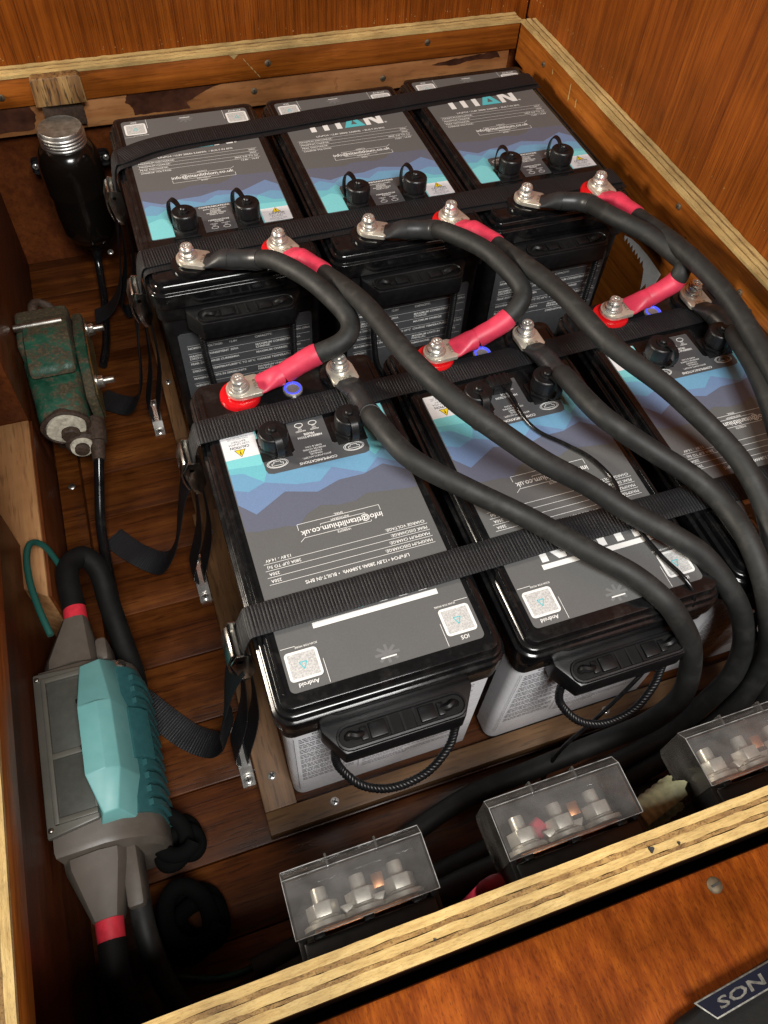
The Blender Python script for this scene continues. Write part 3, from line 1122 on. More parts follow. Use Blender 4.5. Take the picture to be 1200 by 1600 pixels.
    yw = (py1 + .0035) if kind == 'F' else (py0 - .0035)
    dd = .028

    def handle():
        mb = MB()
        pl = [(-.060, -.004), (.060, -.004), (.060, .007), (.047, dd), (-.047, dd), (-.060, .007)]
        # sloping top: build as loft between top and bottom outlines
        top = [(a, b_, -.0315 - max(0, b_) * .12) for a, b_ in pl]
        bot = [(a, b_, -.0560) for a, b_ in pl]
        bm = bmesh.new()
        tv = [bm.verts.new(p) for p in top]
        bv = [bm.verts.new(p) for p in bot]
        bm.faces.new(tv); bm.faces.new(bv[::-1])
        for i in range(6):
            j = (i + 1) % 6
            bm.faces.new((bv[i], bv[j], tv[j], tv[i]))
        bmesh.ops.recalc_face_normals(bm, faces=bm.faces[:])
        bmesh.ops.bevel(bm, geom=bm.edges[:], offset=.0012, segments=2, profile=.5, affect='EDGES')
        bm.verts.index_update()
        mb.add([v.co[:] for v in bm.verts], [[v.index for v in f.verts] for f in bm.faces])
        bm.free()
        return mb
    M_ = Matrix.Translation((0, yw, 0)) @ (Matrix() if s == 1 else Matrix.Rotation(pi, 4, 'Z'))
    hd = cached('handle', 'handle', handle, 'satin_black', root)
    hd.matrix_local = M_

    def slot():
        mb = MB()
        yc, hw, r = .0175, .050, .0085

        def stad(rx, z):
            out = []
            for sg, a0 in ((1, -pi / 2), (-1, pi / 2)):
                for k in range(9):
                    a = a0 + k * pi / 8
                    out.append((sg * (hw - r) + rx * cos(a), yc + rx * sin(a), z - .12 * (yc + rx * sin(a))))
            return out
        mb.loft([stad(r + .0012, -.0318), stad(r + .0008, -.0294), stad(r - .0006, -.0292), stad(r - .0012, -.0300), stad(r - .0013, -.0310)], False, True)
        for x in (-.010, .0, .010):
            mb.box(x - .0009, x + .0009, yc - r + .001, yc + r - .001, -.0345, -.0318)
        for sg in (-1, 1):
            mb.box(sg * .013, sg * .026, yc - .0058, yc + .0058, -.0345, -.0306, bev=.0008)
            mb.box(sg * .0275, sg * .033, yc - .0050, yc + .0050, -.0345, -.0310, bev=.0008)
        return mb
    cached('slot', 'slot_rim', slot, 'satin_black', hd)

    def shade_patch():
        yc, hw, r = .0175, .050, .0070
        out = []
        for sg, a0 in ((1, -pi / 2), (-1, pi / 2)):
            for k in range(9):
                a = a0 + k * pi / 8
                out.append((sg * (hw - .0085) + r * cos(a), yc + r * sin(a), -.0308 - .12 * (yc + r * sin(a))))
        return MB().add(out, [tuple(range(18))])
    cached('shade_patch', 'slot_shade', shade_patch, 'hide_black', hd)  # flat black patch paints in the shade of an uncut slot

    def rope_mesh(pts, rad, strand, pitch):
        mb = MB()
        P = resample(spline(pts, 10), .0006)
        acc = 0
        for q in range(3):
            line = []
            nn = None
            for i, p in enumerate(P):
                t = (P[min(i + 1, len(P) - 1)] - P[max(i - 1, 0)]).normalized()
                if nn is None:
                    nn = Vector((0, 1, 0)) - t * t.y
                nn = (nn - t * nn.dot(t)).normalized()
                bb = t.cross(nn)
                a = 2 * pi * (i * .0006 / pitch + q / 3)
                line.append(p + (nn * cos(a) + bb * sin(a)) * rad)
            mb.tube(line[::2], strand, 7)
        return mb

    if kind == 'F':
        def rope():
            return rope_mesh([(-.048, .014, -.045), (-.0490, .016, -.062), (-.0475, .020, -.082), (-.040, .029, -.098), (-.018, .040, -.108), (.012, .043, -.107), (.036, .036, -.098), (.050, .022, -.082), (.052, .016, -.062), (.049, .014, -.045)], .0019, .0019, .0095)
    else:
        def rope():
            return rope_mesh([(-.047, .014, -.045), (-.0475, .016, -.066), (-.046, .019, -.110), (-.042, .022, -.150), (-.025, .026, -.172), (.0, .028, -.176), (.025, .026, -.172), (.042, .022, -.150), (.0475, .019, -.110), (.049, .016, -.066), (.048, .014, -.045)], .0019, .0019, .0095)
    rp = cached((kind, 'rope'), 'rope', rope, 'satin_black', hd, smooth=60)

    # knotted rope ends in the slot
    for sg in (-1, 1):
        def knot():
            return MB().tube(spline([(sg * .046, .0175, -.040), (sg * .041, .0165, -.0312), (sg * .036, .0185, -.0305), (sg * .031, .0172, -.0335)], 6), .0030, 8)
        cached(('knot', sg), 'rope_end', knot, 'satin_black', hd)

    # ---- printed end label, wrapping the case corner
    def wrap(z0, z1, x0, x1, side):
        mb = MB()
        r, hx, hy = .0095, hx0 + .0006, hy0 + .0006
        o = .0006
        pts = []
        # along +y' (front) from right to left in handle frame, then around the left corner
        pts.append((x1, 0))
        pts.append((-hx + r, 0))
        for k in range(1, 7):
            a = pi / 2 + k * (pi / 2) / 6
            pts.append((-hx + r + (r + o) * cos(a), -r + (r + o) * sin(a) - o))
        pts.append((-hx - o, -r - side))
        loops = []
        for z, dz in ((z1, 0), (z0, .0014)):
            loops.append([(-a, b_ - dz * .4, z) for a, b_ in pts])
        vs = loops[0] + loops[1]
        n = len(pts)
        mb.add(vs, [(i, i + 1, n + i + 1, n + i) for i in range(n - 1)])
        return mb
    ye = hy0 + .0012
    if kind == 'F':
        el = cached('side_white', 'end_label', lambda: wrap(-h + .010, -.0490, 0, hx0 - .003, .014), 'side_white', root)
        el.matrix_local = Matrix.Translation((0, cy + ye + .0004, 0)) @ Matrix.Rotation(0, 4, 'Z')

        def lines():
            # tiny paragraphs: too small to read, rows of word-length marks
            mb = MB()
            rnd = random.Random(3)
            M2 = frame((0, .0007, 0), (-1, 0, 0), (0, 0, 1))

            def para(x0, x1, z0, rows, lh, ch):
                z = z0
                for r_ in range(rows):
                    x = x0
                    end = x1 if (r_ + 1) % 3 else x0 + (x1 - x0) * rnd.uniform(.4, .9)
                    while x < end:
                        w = rnd.uniform(.0012, .0048)
                        yb = -.00056 * (-.049 - z) / (.159)
                        mb.rect(x, min(x + w, x1), z, z + ch, yb)
                        for q in range(1):
                            pass
                        x += w + .0008
                    z -= lh * (1.5 if not (r_ + 1) % 3 else 1)
            para(-.076, -.030, -.062, 26, .0036, .0010)
            para(-.022, .070, -.058, 30, .0036, .0008)
            mb2 = MB()
            mb2.add(mb.v, mb.f, 0, M2)
            text(mb2, 'CAUTION', -.053, -.0570, .0036, 0, .0, 'CENTER', .02, 1.1, M2)
            mb2.add([(-.026, -.056, 0), (-.0256, -.056, 0), (-.0256, -.175, -.0004), (-.026, -.175, -.0004)], [(0, 1, 2, 3)], 0, M2)
            mb2.add([(-.080, -.056, 0), (-.0796, -.056, 0), (-.0796, -.19, -.0004), (-.080, -.19, -.0004)], [(0, 1, 2, 3)], 0, M2)
            return mb2
        cached('side_lines', 'small_print', lines, 'print_dark', el, smooth=0)
    else:
        def spec():
            mb = MB()
            M2 = frame((0, 0, 0), (1, 0, 0), (0, 0, 1))
            mb.prism([(-.073, -.190), (.073, -.190), (.073, -.071), (.0705, -.0685), (-.0705, -.0685), (-.073, -.071)], 0, .0004, M=M2)
            return mb
        el = cached('spec', 'end_label', spec, 'spec_panel', root, (0, cy - hy0 - .0013, 0), smooth=0)
        el.rotation_euler = (radians(-.35), 0, 0)

        def sp():
            mb = MB()
            M2 = frame((0, -.0007, 0), (1, 0, 0), (0, 0, 1))

            def T(s_, x, z, size, al='LEFT', bold=0.0):
                text(mb, s_, x, z, size * 1.1, 0, 0, al, bold + .012, 1.0, M2)
            T('BATTERY SPECIFICATION', 0, -.0800, .0042, 'CENTER', .015)
            rows = ((('NOMINAL VOLTAGE:',), '12.8V', ('CAPACITY:',), '205Ah (20hr)'),
                    (('MAXIMUM CONSISTENT', 'DISCHARGE:'), amp_txt, ('MAXIMUM CONSISTENT', 'CHARGE:'), amp_txt),
                    (('PEAK DISCHARGE CURRENT:',), '280A', ('MAXIMUM CHARGE:',), '200A'),
                    (('DISCHARGE TEMPERATURE:',), '-20°C TO 60°C', ('CHARGE TEMPERATURE:',), '0°C TO 50°C'),
                    (('MAXIMUM UNITS IN SERIES:',), '4 UNITS', ('MAXIMUM UNITS IN', 'PARALLEL:'), '4 UNITS'),
                    (('WEIGHT:',), '', ('DIMENSIONS:',), ''))
            z = -.0865
            for a, b_, c_, d_ in rows:
                mb.add([(-.066, z, 0), (.070, z, 0), (.070, z + .00035, 0), (-.066, z + .00035, 0)], [(0, 1, 2, 3)], 0, M2)
                for i, s_ in enumerate(a):
                    T(s_, -.065, z - .0048 - i * .0036, .0026, 'LEFT', .008)
                for i, s_ in enumerate(c_):
                    T(s_, .008, z - .0048 - i * .0036, .0026, 'LEFT', .008)
                if b_:
                    T(b_, -.020, z - .0048, .0026)
                if d_:
                    T(d_, .052, z - .0048, .0022)
                z -= .0112
            return mb
        amp_txt = '200A'
        cached('spec_print', 'lettering', sp, 'print_white', el, smooth=0)
    return root, {p: Vector((tx[p], ty, 0)) for p in tx}


def centre(x0, y0, L, z):
    return (x0 + HW, y0 + L / 2, z)


BAT = {}
specs = (('F1', 'F', 0.0, 0.0, -.0012, 'front row battery nearest the camera and left wall, its whole upside down label in view'),
         ('F2', 'F', .1882, -.0058, .0, 'middle battery of the front row, with a thin black lead running over its label'),
         ('F3', 'F', .3829, .0014, -.001, 'front row battery on the right, mostly hidden under thick black cables'),
         ('B1', 'B', -.010, .5068, -.004, 'back row battery beside the black bottle, nearest the left wall'),
         ('B2', 'B', .1763, .5057, .0023, 'middle battery of the back row, between the two outer ones'),
         ('B3', 'B', .3608, .5146, .0022, 'back row battery against the right wall, beneath the chipped rim board'))
for k, kind, x0, y0, rz, lab_ in specs:
    L = .2472 if kind == 'F' else .2329
    z = 0 if kind == 'F' else .021
    r_, tms = make_battery(kind, lab_, centre(x0, y0, L, z), rz + (pi if kind == 'F' else 0), 0)
    bpy.context.view_layer.update()
    for p in tms:
        BAT[k + p] = r_.matrix_world @ tms[p]

# ================================================================== STRAPS
def webbing_mesh(pts, wdirs, width, th=.0016, pitch=.0027, sub=6, amp=.00075, wav=0.0):
    """ribbed flat strap; pts smooth centre line, wdirs across-direction at each control"""
    P = [Vector(p) for p in pts]
    Wd = [Vector(w).normalized() for w in wdirs]
    C = spline(P, 14)
    n = len(C)
    Wc = []
    for i in range(n):
        t = i / (n - 1) * (len(Wd) - 1)
        k = min(int(t), len(Wd) - 2)
        Wc.append((Wd[k].lerp(Wd[k + 1], t - k)).normalized())
    # resample both
    step = pitch / sub
    pos = [0.0]
    for a, b_ in zip(C, C[1:]):
        pos.append(pos[-1] + (b_ - a).length)
    total = pos[-1]
    m = int(total / step)
    S, D = [], []
    j = 0
    for i in range(m + 1):
        s_ = i * step
        while j < n - 2 and pos[j + 1] < s_:
            j += 1
        t = (s_ - pos[j]) / max(1e-9, pos[j + 1] - pos[j])
        S.append(C[j].lerp(C[j + 1], t))
        D.append(Wc[j].lerp(Wc[j + 1], t).normalized())
    cols = 8
    rnd = random.Random(len(pts) * 31 + int(total * 1000))
    ph = [rnd.uniform(-.12, .12) for _ in range(m // sub + 3)]
    loops = []
    for i in range(m + 1):
        t = (S[min(i + 1, m)] - S[max(i - 1, 0)]).normalized()
        w = (D[i] - t * D[i].dot(t)).normalized()
        nrm = w.cross(t)
        rib = i // sub
        fr = (i % sub) / sub
        a_ = amp * (.75 + 1.6 * ph[rib]) * sin(pi * fr) ** .8 if 0 < fr else 0
        ww = width / 2 * (1 - .012 * (1 - sin(pi * fr)) + .01 * ph[rib])
        lp = []
        for c in range(cols + 1):
            q = c / cols * 2 - 1
            edge = 1 - abs(q) ** 6 * .6
            lp.append(tuple(S[i] + w * (q * ww) + nrm * (th / 2 * edge + a_ * edge)))
        for c in range(cols, -1, -1):
            q = c / cols * 2 - 1
            edge = 1 - abs(q) ** 6 * .6
            lp.append(tuple(S[i] + w * (q * ww) - nrm * (th / 2 * edge + a_ * edge)))
        loops.append(lp)
    return MB().loft(loops)


def buckle_parts(root, x, y, z):
    """steel cam buckle hanging on the left side of the batteries"""
    mb = MB()
    # outer frame: two cheeks joined by a plate
    prof = [(-.004, .022), (.006, .019), (.008, -.010), (.003, -.022), (-.003, -.023), (-.006, -.012), (-.010, .010)]
    for s in (-1, 1):
        M_ = Matrix(((1, 0, 0, x), (0, 0, -1, y + s * .0148), (0, 1, 0, z), (0, 0, 0, 1)))
        mb.prism(prof, -.0007, .0007, bev=.0003, M=M_)
    M_ = Matrix(((1, 0, 0, x), (0, 0, -1, y), (0, 1, 0, z), (0, 0, 0, 1)))
    mb.prism([(.0055, .0185), (.0068, .0185), (.0085, -.010), (.0072, -.010)], -.0145, .0145, bev=.0003, M=M_)
    mb.obj('buckle_frame', 'buckle_steel', root)
    # folded lever
    mb = MB()
    pr = [(-.0060, .021), (-.0085, .019), (-.0125, .006), (-.0120, -.006), (-.0090, -.018), (-.0075, -.018), (-.0105, -.006), (-.0110, .006), (-.0072, .0175), (-.0050, .0195)]
    mb.prism(pr, -.0128, .0128, bev=.0003, M=M_)
    mb.obj('buckle_lever', 'buckle_steel', root)
    mb = MB()
    mb.tube([(x - .002, y - .0155, z + .012), (x - .002, y + .0155, z + .012)], .0022, 10)
    mb.obj('buckle_pin', 'steel_dull', root)
    mb = MB()
    mb.tube([(x + .0005, y - .0150, z - .016), (x + .0005, y + .0150, z - .016)], .0020, 10)
    mb.obj('buckle_pin', 'steel_dull', root)


def strap(label, ztop, yl, yr, xl, xr, bz, foot, tail, tailw, second=None, width=.0265, yp=()):
    ypts = [(xl, yl)] + list(yp) + [(xr, yr)]

    def yy(t):
        return sect(ypts, xl + (xr - xl) * t)
    root = thing('strap', label, 'strap', (xl, yl, ztop), 0, 'black ratchet webbing straps over the batteries')
    inv = Matrix.Translation((-xl, -yl, -ztop))
    zt = ztop + .0026

    def put(mb, name, mat='webbing', smooth=60):
        mb.v = [tuple(inv @ Vector(p)) for p in mb.v]
        return mb.obj(name, mat, root, smooth)
    xs = [xl + (xr - xl) * k / 16 for k in range(17)]
    pts = [(xl - .010, yl, bz + .010), (xl - .0085, yl, bz + .024), (xl - .006, yl, zt - .011), (xl - .002, yl, zt - .0015)]
    pts += [(x + (.004 if i == 0 else 0), yy(i / 16), zt + (.0002 if i % 2 else -.0002)) for i, x in enumerate(xs)]
    pts += [(xr + .0028, yr, zt - .004), (xr + .004, yr, zt - .03), (xr + .004, yr, zt - .08)]
    wd = [(0, 1, 0)] * len(pts)
    put(webbing_mesh(pts, wd, width), 'webbing')
    if second:
        dy = second
        p2 = [(x + .003, yy(i / 16) + dy, zt - .0021) for i, x in enumerate(xs[:])]
        p2 = [(xl - .0045, yl + dy * .6, zt - .030), (xl - .0032, yl + dy * .8, zt - .010)] + p2[0:]
        put(webbing_mesh(p2, [(0, 1, 0)] * len(p2), width * .95, th=.0010, amp=.0003), 'under_webbing')
    # lower loop down to the floor eye
    fx, fy = foot
    lp = [(xl - .0075, yl, bz - .016), (xl - .010, yl * .5 + fy * .5, (bz + FLOOR) / 2), (fx + .006, fy, FLOOR + .026), (fx + .004, fy, FLOOR + .0105), (fx, fy, FLOOR + .0068), (fx - .004, fy, FLOOR + .0105), (fx - .006, fy, FLOOR + .026),
          (xl - .020, yl * .5 + fy * .5, (bz + FLOOR) / 2), (xl - .013, yl, bz - .016)]
    put(webbing_mesh(lp, [(0, 1, 0)] * len(lp), width * .93, th=.0014, amp=.0003), 'lower_loop')
    # loose tail
    put(webbing_mesh(tail, tailw, width, amp=.0004), 'tail')
    n0 = len(root.children)
    sub = bpy.data.objects.new('x', None)
    buckle_parts(root, xl - .0115 - xl, 0, bz - ztop)
    return root


def floor_eye(label, x, y):
    root = thing('strap_eye', label, 'bracket', (x, y, FLOOR), 0, 'steel strap eyes screwed to the floor')
    mb = MB()
    prof = [(-.030, .0005), (-.019, .0005), (-.014, .0075), (.014, .0075), (.019, .0005), (.030, .0005)]
    pts = [(0, a, b_) for a, b_ in prof]
    loops = []
    for a, b_ in prof:
        loops.append([(-.0060, a, b_), (.0060, a, b_), (.0060, a, b_ + .0016), (-.0060, a, b_ + .0016)])
    mb.loft(loops)
    mb.obj('bridge', 'steel', root)
    for s in (-1, 1):
        screw(root, (0, s * .0245, .0021), (0, 0, 1), .0045)


EYES = ((-.0478, .0420), (-.0471, .2450), (-.0540, .4900))
strap('webbing strap across the far end of the back row, partly covering the white logo lettering', 0.021, .6640, .7170, -.0240, .5195, -.028, (-.058, .690),
      [(-.0360, .6630, -.035), (-.0420, .672, -.060), (-.0500, .684, -.120), (-.0600, .684, -.165), (-.0800, .684, -.196), (-.1020, .686, -.208)],
      [(0, 1, 0), (0, 1, .0), (.1, 1, 0), (.1, 1, 0), (.1, 1, 0), (.1, 1, .1)], second=-.0075, width=.0285, yp=((.028, .6835), (.09, .6875), (.145, .6905), (.22, .6965), (.37, .7080)))
strap('webbing strap across the back row just behind the six rear terminals', 0.021, .4770, .4870, -.0240, .5195, -.026, EYES[2],
      [(-.0360, .4800, -.032), (-.0460, .480, -.055), (-.0540, .478, -.110), (-.0640, .488, -.165), (-.0780, .505, -.202), (-.0980, .525, -.2135), (-.1150, .541, -.2140)],
      [(0, 1, 0), (0, 1, 0), (.15, 1, 0), (.3, .9, 0), (.5, .8, .2), (.7, .7, .1), (.7, .7, 0)], second=-.0080, width=.0285, yp=((.035, .4810), (.12, .4850), (.21, .4880)))
strap('webbing strap across the front row, just behind its upright caps', 0, .2560, .2712, -.0150, .5475, -.040, EYES[1],
      [(-.0280, .2575, -.048), (-.0400, .256, -.070), (-.0520, .254, -.115), (-.0640, .258, -.165), (-.0820, .268, -.204), (-.1080, .295, -.2135), (-.1300, .325, -.2140)],
      [(0, 1, 0), (0, 1, 0), (.1, 1, 0), (.3, .9, 0), (.5, .8, .3), (.75, .65, 0), (.75, .65, 0)])
strap('webbing strap nearest the camera, lying over the lower half of the front labels', 0, .0635, .0635, -.0150, .5475, -.040, EYES[0],
      [(-.0280, .0590, -.048), (-.0390, .0570, -.070), (-.0480, .051, -.100), (-.0530, .047, -.135), (-.0560, .049, -.175), (-.0700, .056, -.205), (-.0950, .078, -.2140), (-.1300, .125, -.2130)],
      [(0, 1, 0), (0, 1, 0), (.2, 1, 0), (.5, .7, .3), (.5, .7, .3), (.75, .6, .2), (.8, .55, 0), (.8, .55, 0)], yp=((.15, .0648), (.24, .0660)))
floor_eye('steel strap eye on the floor nearest the camera, below the front strap buckle', *EYES[0])
floor_eye('steel strap eye on the floor in the middle of the three, beside the brown batten', *EYES[1])
floor_eye('steel strap eye on the floor farthest back, near the green casting', *EYES[2])

# ================================================================== CABLES
RC = .0091


def sheath_pts(ctrl):
    return resample(spline(ctrl, 10), .004)


def lug_frame(c, d):
    d = Vector(d)
    d.normalize()
    side = Vector((0, 0, 1)).cross(d).normalized()
    up = d.cross(side)
    M_ = Matrix((d, side, up)).transposed().to_4x4()
    M_.translation = Vector(c)
    return M_


def lug_mesh():
    mb = MB()
    out = []
    r = .0126
    for k in range(13):
        a = pi / 2 + k * pi / 12
        out.append((r * cos(a) * .95, r * sin(a)))
    out += [(.0175, -r), (.0195, -r * .86), (.0195, r * .86), (.0175, r)]
    mb.prism(out, -.0022, .0022, bev=.0006)
    # flattened neck into the barrel
    loops = []
    for x, w, t, z in ((.016, .0118, .0020, 0), (.022, .0112, .0026, .0006), (.030, .0095, .0060, .0030), (.040, .0088, .0086, .0046)):
        loops.append([(x, w * cos(k * pi / 8), z + t * sin(k * pi / 8)) for k in range(16)])
    mb.loft(loops)
    text(mb, '120-8', 0, -.0172, .0040, 1, 0, 'CENTER', .0, 1.0, frame((0, 0, .00235), (0, 1, 0), (-1, 0, 0)))
    return mb


def cable(label, start, mid, end=None, boot0='shrink_black', boot1=None, dir0=None, dir1=None, group='thick black battery cables', rc=RC):
    """start / end: terminal points; mid: control points of the run"""
    root = thing('battery_cable', label, 'cable', start if start is not None else mid[0], 0, group)
    base = Vector(root.location)
    ctrl = []

    def end_at(tm, d, boot):
        d = Vector(d); d.normalize()
        c = Vector(tm) + Vector((0, 0, .0098))
        M_ = lug_frame(c - base, d)
        lg = cached('lug', 'lug', lug_mesh, ['nickel', 'brass_old'], root)
        lg.matrix_local = M_
        a = c + d * .022 + Vector((0, 0, .0010))
        b_ = c + d * .030 + Vector((0, 0, .0030))
        c_ = c + d * .040 + Vector((0, 0, .0046))
        return a, b_, c_, M_
    if start is not None:
        a, b_, c_, M0 = end_at(start, dir0, boot0)
        ctrl += [c_ - base]
        c_2 = c_ + Vector(dir0).normalized() * .028 + Vector((0, 0, .0035))
        ctrl += [c_2 - base]
    ctrl += [Vector(p) - base for p in mid]
    if end is not None:
        e1, e2, e3, M1 = end_at(end, dir1, boot1)
        e4 = e3 + Vector(dir1).normalized() * .028 + Vector((0, 0, .0125))
        ctrl += [e4 - base, e3 - base]
    pts = sheath_pts(ctrl)
    sh = MB().tube(pts, rc, 20).obj('sheath', 'rubber', root, 60)
    if len(mid) > 5 and start is not None:
        # worn factory marking along the top of the sheath, no longer legible
        mk_ = MB()
        rnd_ = random.Random(int(abs(start[0]) * 9999))
        P = resample([Vector(p) for p in pts], .0010)
        i = 70
        while i < min(len(P) - 6, 330):
            run = rnd_.randint(14, 34)
            for k in range(i, min(i + run, len(P) - 3), 3):
                if rnd_.random() < .2:
                    continue
                t = (P[k + 1] - P[k - 1]).normalized()
                sd = t.cross(Vector((0, 0, 1))).normalized()
                up = sd.cross(t)
                a0 = -.55
                hgt_ = rnd_.uniform(.25, .36)
                w_ = rnd_.choice((.00035, .0005, .0009))
                q = []
                for da, dw in ((0, 0), (0, w_), (hgt_, w_), (hgt_, 0)):
                    nrm = up * cos(a0 + da) + sd * sin(a0 + da)
                    q.append(tuple(P[k] + nrm * (rc + .00012) + t * dw))
                mk_.add(q, [(0, 1, 2, 3)])
            i += run + rnd_.randint(18, 50)
        mk_.obj('marking', 'cable_print', sh, 0)

    def boot(M_, path, mat):
        # shrink tube: flat over the lug neck, swelling over barrel and cable end
        neck = []
        for x, w, t, z in ((.0165, .0124, .0027, 0), (.0215, .0122, .0034, .0006), (.0275, .0112, .0062, .0024), (.034, .0102, .0090, .0042), (.041, .0100, .0099, .0048)):
            neck.append([tuple(M_ @ Vector((x, w * cos(k * pi / 10), z + t * sin(k * pi / 10)))) for k in range(20)])
        mb = MB()
        mb.loft(neck, True, True)
        P = [p for p in path]
        s = 0
        seg = [P[0]]
        for p, q in zip(P, P[1:]):
            s += (q - p).length
            seg.append(q)
            if s > .033:
                break
        n = len(seg)
        rr = []
        for i in range(n):
            t = i / (n - 1)
            rr.append(rc * (1.035 + (.030 if t < .45 else .075) + .02 * sin(t * 9)) * (1 - .04 * (t > .95)))
        mb.tube(seg, rr, 24)
        mb.obj('heat_shrink', mat, root, 50)
    if start is not None:
        boot(M0, pts, boot0)
    if end is not None:
        boot(M1, pts[::-1], boot1)
    return root


JG = 'short jumper cables with one black and one red boot'
cable('short jumper cable joining the left back battery to the left front battery', BAT['B1neg'],
      [(.0950, .4060, .050), (.1180, .3680, .053), (.1345, .3300, .050), (.1400, .3080, .045), (.1285, .2935, .039)],
      BAT['F1pos'], 'shrink_black', 'shrink_red', (.86, -.42, 0), (1, .06, 0), JG)
cable('short jumper cable curling between the two middle batteries, red boot at its front end', BAT['B2neg'],
      [(.2720, .4050, .050), (.2960, .3650, .053), (.3085, .3260, .050), (.3120, .3060, .045), (.3040, .2945, .039)],
      BAT['F2pos'], 'shrink_black', 'shrink_red', (.86, -.42, 0), (1, .06, 0), JG)
cable('short jumper cable in front of the torn white paint, red boot at its front end', BAT['B3neg'],
      [(.4500, .3860, .050), (.4730, .3440, .050), (.4850, .3160, .046), (.4900, .3050, .043), (.4850, .2960, .039)],
      BAT['F3pos'], 'shrink_black', 'shrink_red', (.80, -.55, 0), (1, .06, 0), JG)
LG = 'long black cables running over the front row'
cable('long cable with red boot from the left back battery, crossing the middle front label', BAT['B1pos'],
      [(.1530, .3123, .062), (.1644, .2236, .074), (.1828, .1696, .074), (.2077, .1338, .066), (.2366, .1052, .052), (.2704, .0838, .035), (.2983, .0571, .022),
       (.3280, .0264, .015), (.3478, .0058, .004), (.3659, -.0235, -.020), (.3779, -.0402, -.050), (.3833, -.0508, -.080), (.3791, -.0604, -.110), (.3640, -.0660, -.150), (.330, -.075, -.185), (.22, -.085, -.200)],
      None, 'shrink_red', None, (.38, -.92, 0), None, LG)
cable('long cable with red boot from the middle back battery, running down to the right', BAT['B2pos'],
      [(.3310, .2792, .064), (.3413, .2010, .066), (.3675, .1467, .060), (.3869, .1175, .048), (.4037, .0884, .036), (.4092, .0616, .030), (.4106, .0303, .020), (.4050, .0008, .008), (.405, -.030, -.03), (.410, -.055, -.09), (.39, -.08, -.15), (.33, -.09, -.20)],
      None, 'shrink_red', None, (.30, -.95, 0), None, LG)
cable('long cable with red boot along the right wall beneath the rim board', BAT['B3pos'],
      [(.4870, .3127, .055), (.4924, .2431, .055), (.4889, .1811, .050), (.4780, .1174, .045), (.470, .04, .03), (.46, -.02, -.01), (.45, -.07, -.10), (.40, -.10, -.19)],
      None, 'shrink_red', None, (.05, -1, 0), None, LG)
cable('long cable with black boot from the left front battery, sweeping across two labels', BAT['F1neg'],
      [(.1290, .2052, .030), (.1420, .1508, .036), (.1806, .1155, .024), (.2195, .0790, .0165), (.2515, .0367, .0165), (.2768, .0081, .013), (.2946, -.0165, .004), (.3063, -.0291, -.012), (.3179, -.0415, -.035), (.3238, -.0530, -.065),
       (.3217, -.0642, -.100), (.2997, -.0677, -.135), (.2602, -.0640, -.165), (.2022, -.0620, -.190), (.1313, -.0643, -.203), (.05, -.085, -.207), (-.03, -.11, -.207)],
      None, 'shrink_black', None, (.10, -1, 0), None, LG)
cable('long cable with black boot from the middle front battery, over the right front label', BAT['F2neg'],
      [(.3100, .2056, .030), (.3131, .1460, .040), (.3413, .1078, .030), (.3696, .0752, .020), (.3824, .0447, .015), (.3837, .0105, .013), (.3850, -.0242, -.004), (.3900, -.0531, -.040), (.3960, -.0652, -.080), (.3845, -.0784, -.130), (.34, -.09, -.18), (.25, -.10, -.205)],
      None, 'shrink_black', None, (.05, -1, 0), None, LG)
cable('long cable with black boot from the right front battery, beside the right wall', BAT['F3neg'],
      [(.4949, .2065, .030), (.4815, .1595, .036), (.4696, .1177, .034), (.455, .06, .02), (.435, -.01, .005), (.43, -.05, -.05), (.41, -.085, -.13)],
      None, 'shrink_black', None, (.02, -1, 0), None, LG)
# loose cables on the locker floor behind the fuse holders
for lab_, ct, r in (('black cable along the floor behind the right fuse holder', [(.54, -.115, -.16), (.42, -.118, -.185), (.30, -.112, -.203), (.17, -.108, -.207), (.03, -.122, -.207), (-.08, -.135, -.207)], .0095),
                    ('black cable lying against the front wall under the fuse holders', [(.54, -.145, -.15), (.40, -.142, -.19), (.25, -.142, -.206), (.10, -.140, -.207), (-.05, -.148, -.207), (-.12, -.15, -.206)], .0095),
                    ('black cable crossing the floor toward the left corner, half under the front rim', [(.50, -.105, -.13), (.36, -.118, -.165), (.26, -.126, -.180), (.12, -.128, -.1865), (.0, -.1415, -.1865), (-.06, -.150, -.190)], .0095)):
    root = thing('floor_cable', lab_, 'cable', ct[0], 0, 'loose cables on the locker floor')
    P0 = Vector(ct[0])
    MB().tube([p - P0 for p in sheath_pts(ct)], r, 16).obj('sheath', 'rubber', root, 60)

# thin sensor lead with a small plug on the middle front battery
root = thing('thin_lead', 'thin glossy black lead with a small plug lying over the middle front label', 'lead', (.262, .232, .0))
P0 = Vector((.262, .232, 0))
ctl = [(.262, .225, .012), (.2655, .212, .0095), (.268, .190, .0045), (.274, .170, .0042), (.290, .150, .0045), (.305, .128, .0050), (.312, .100, .0052), (.3045, .072, .0085), (.3080, .045, .0055), (.3130, .020, .0045), (.3200, -.002, .004), (.3240, -.0150, -.003), (.3230, -.0215, -.020), (.3150, -.028, -.050), (.290, -.040, -.090), (.255, -.052, -.125), (.225, -.060, -.160), (.212, -.070, -.196), (.195, -.090, -.2135)]
MB().tube([p - P0 for p in resample(spline(ctl, 10), .002)], .0019, 10).obj('wire', 'gloss_black', root, 60)
mb = MB()
mb.box(-.012, .010, -.0065, .0065, .0010, .0130, bev=.0012)
mb.box(-.009, .007, -.0085, -.0060, .0030, .0110, bev=.0006)
for k in range(4):
    mb.box(-.0095 + k * .0048, -.0070 + k * .0048, -.0068, .0068, .0128, .0138, bev=.0003)
mb.obj('plug', 'satin_black', root)

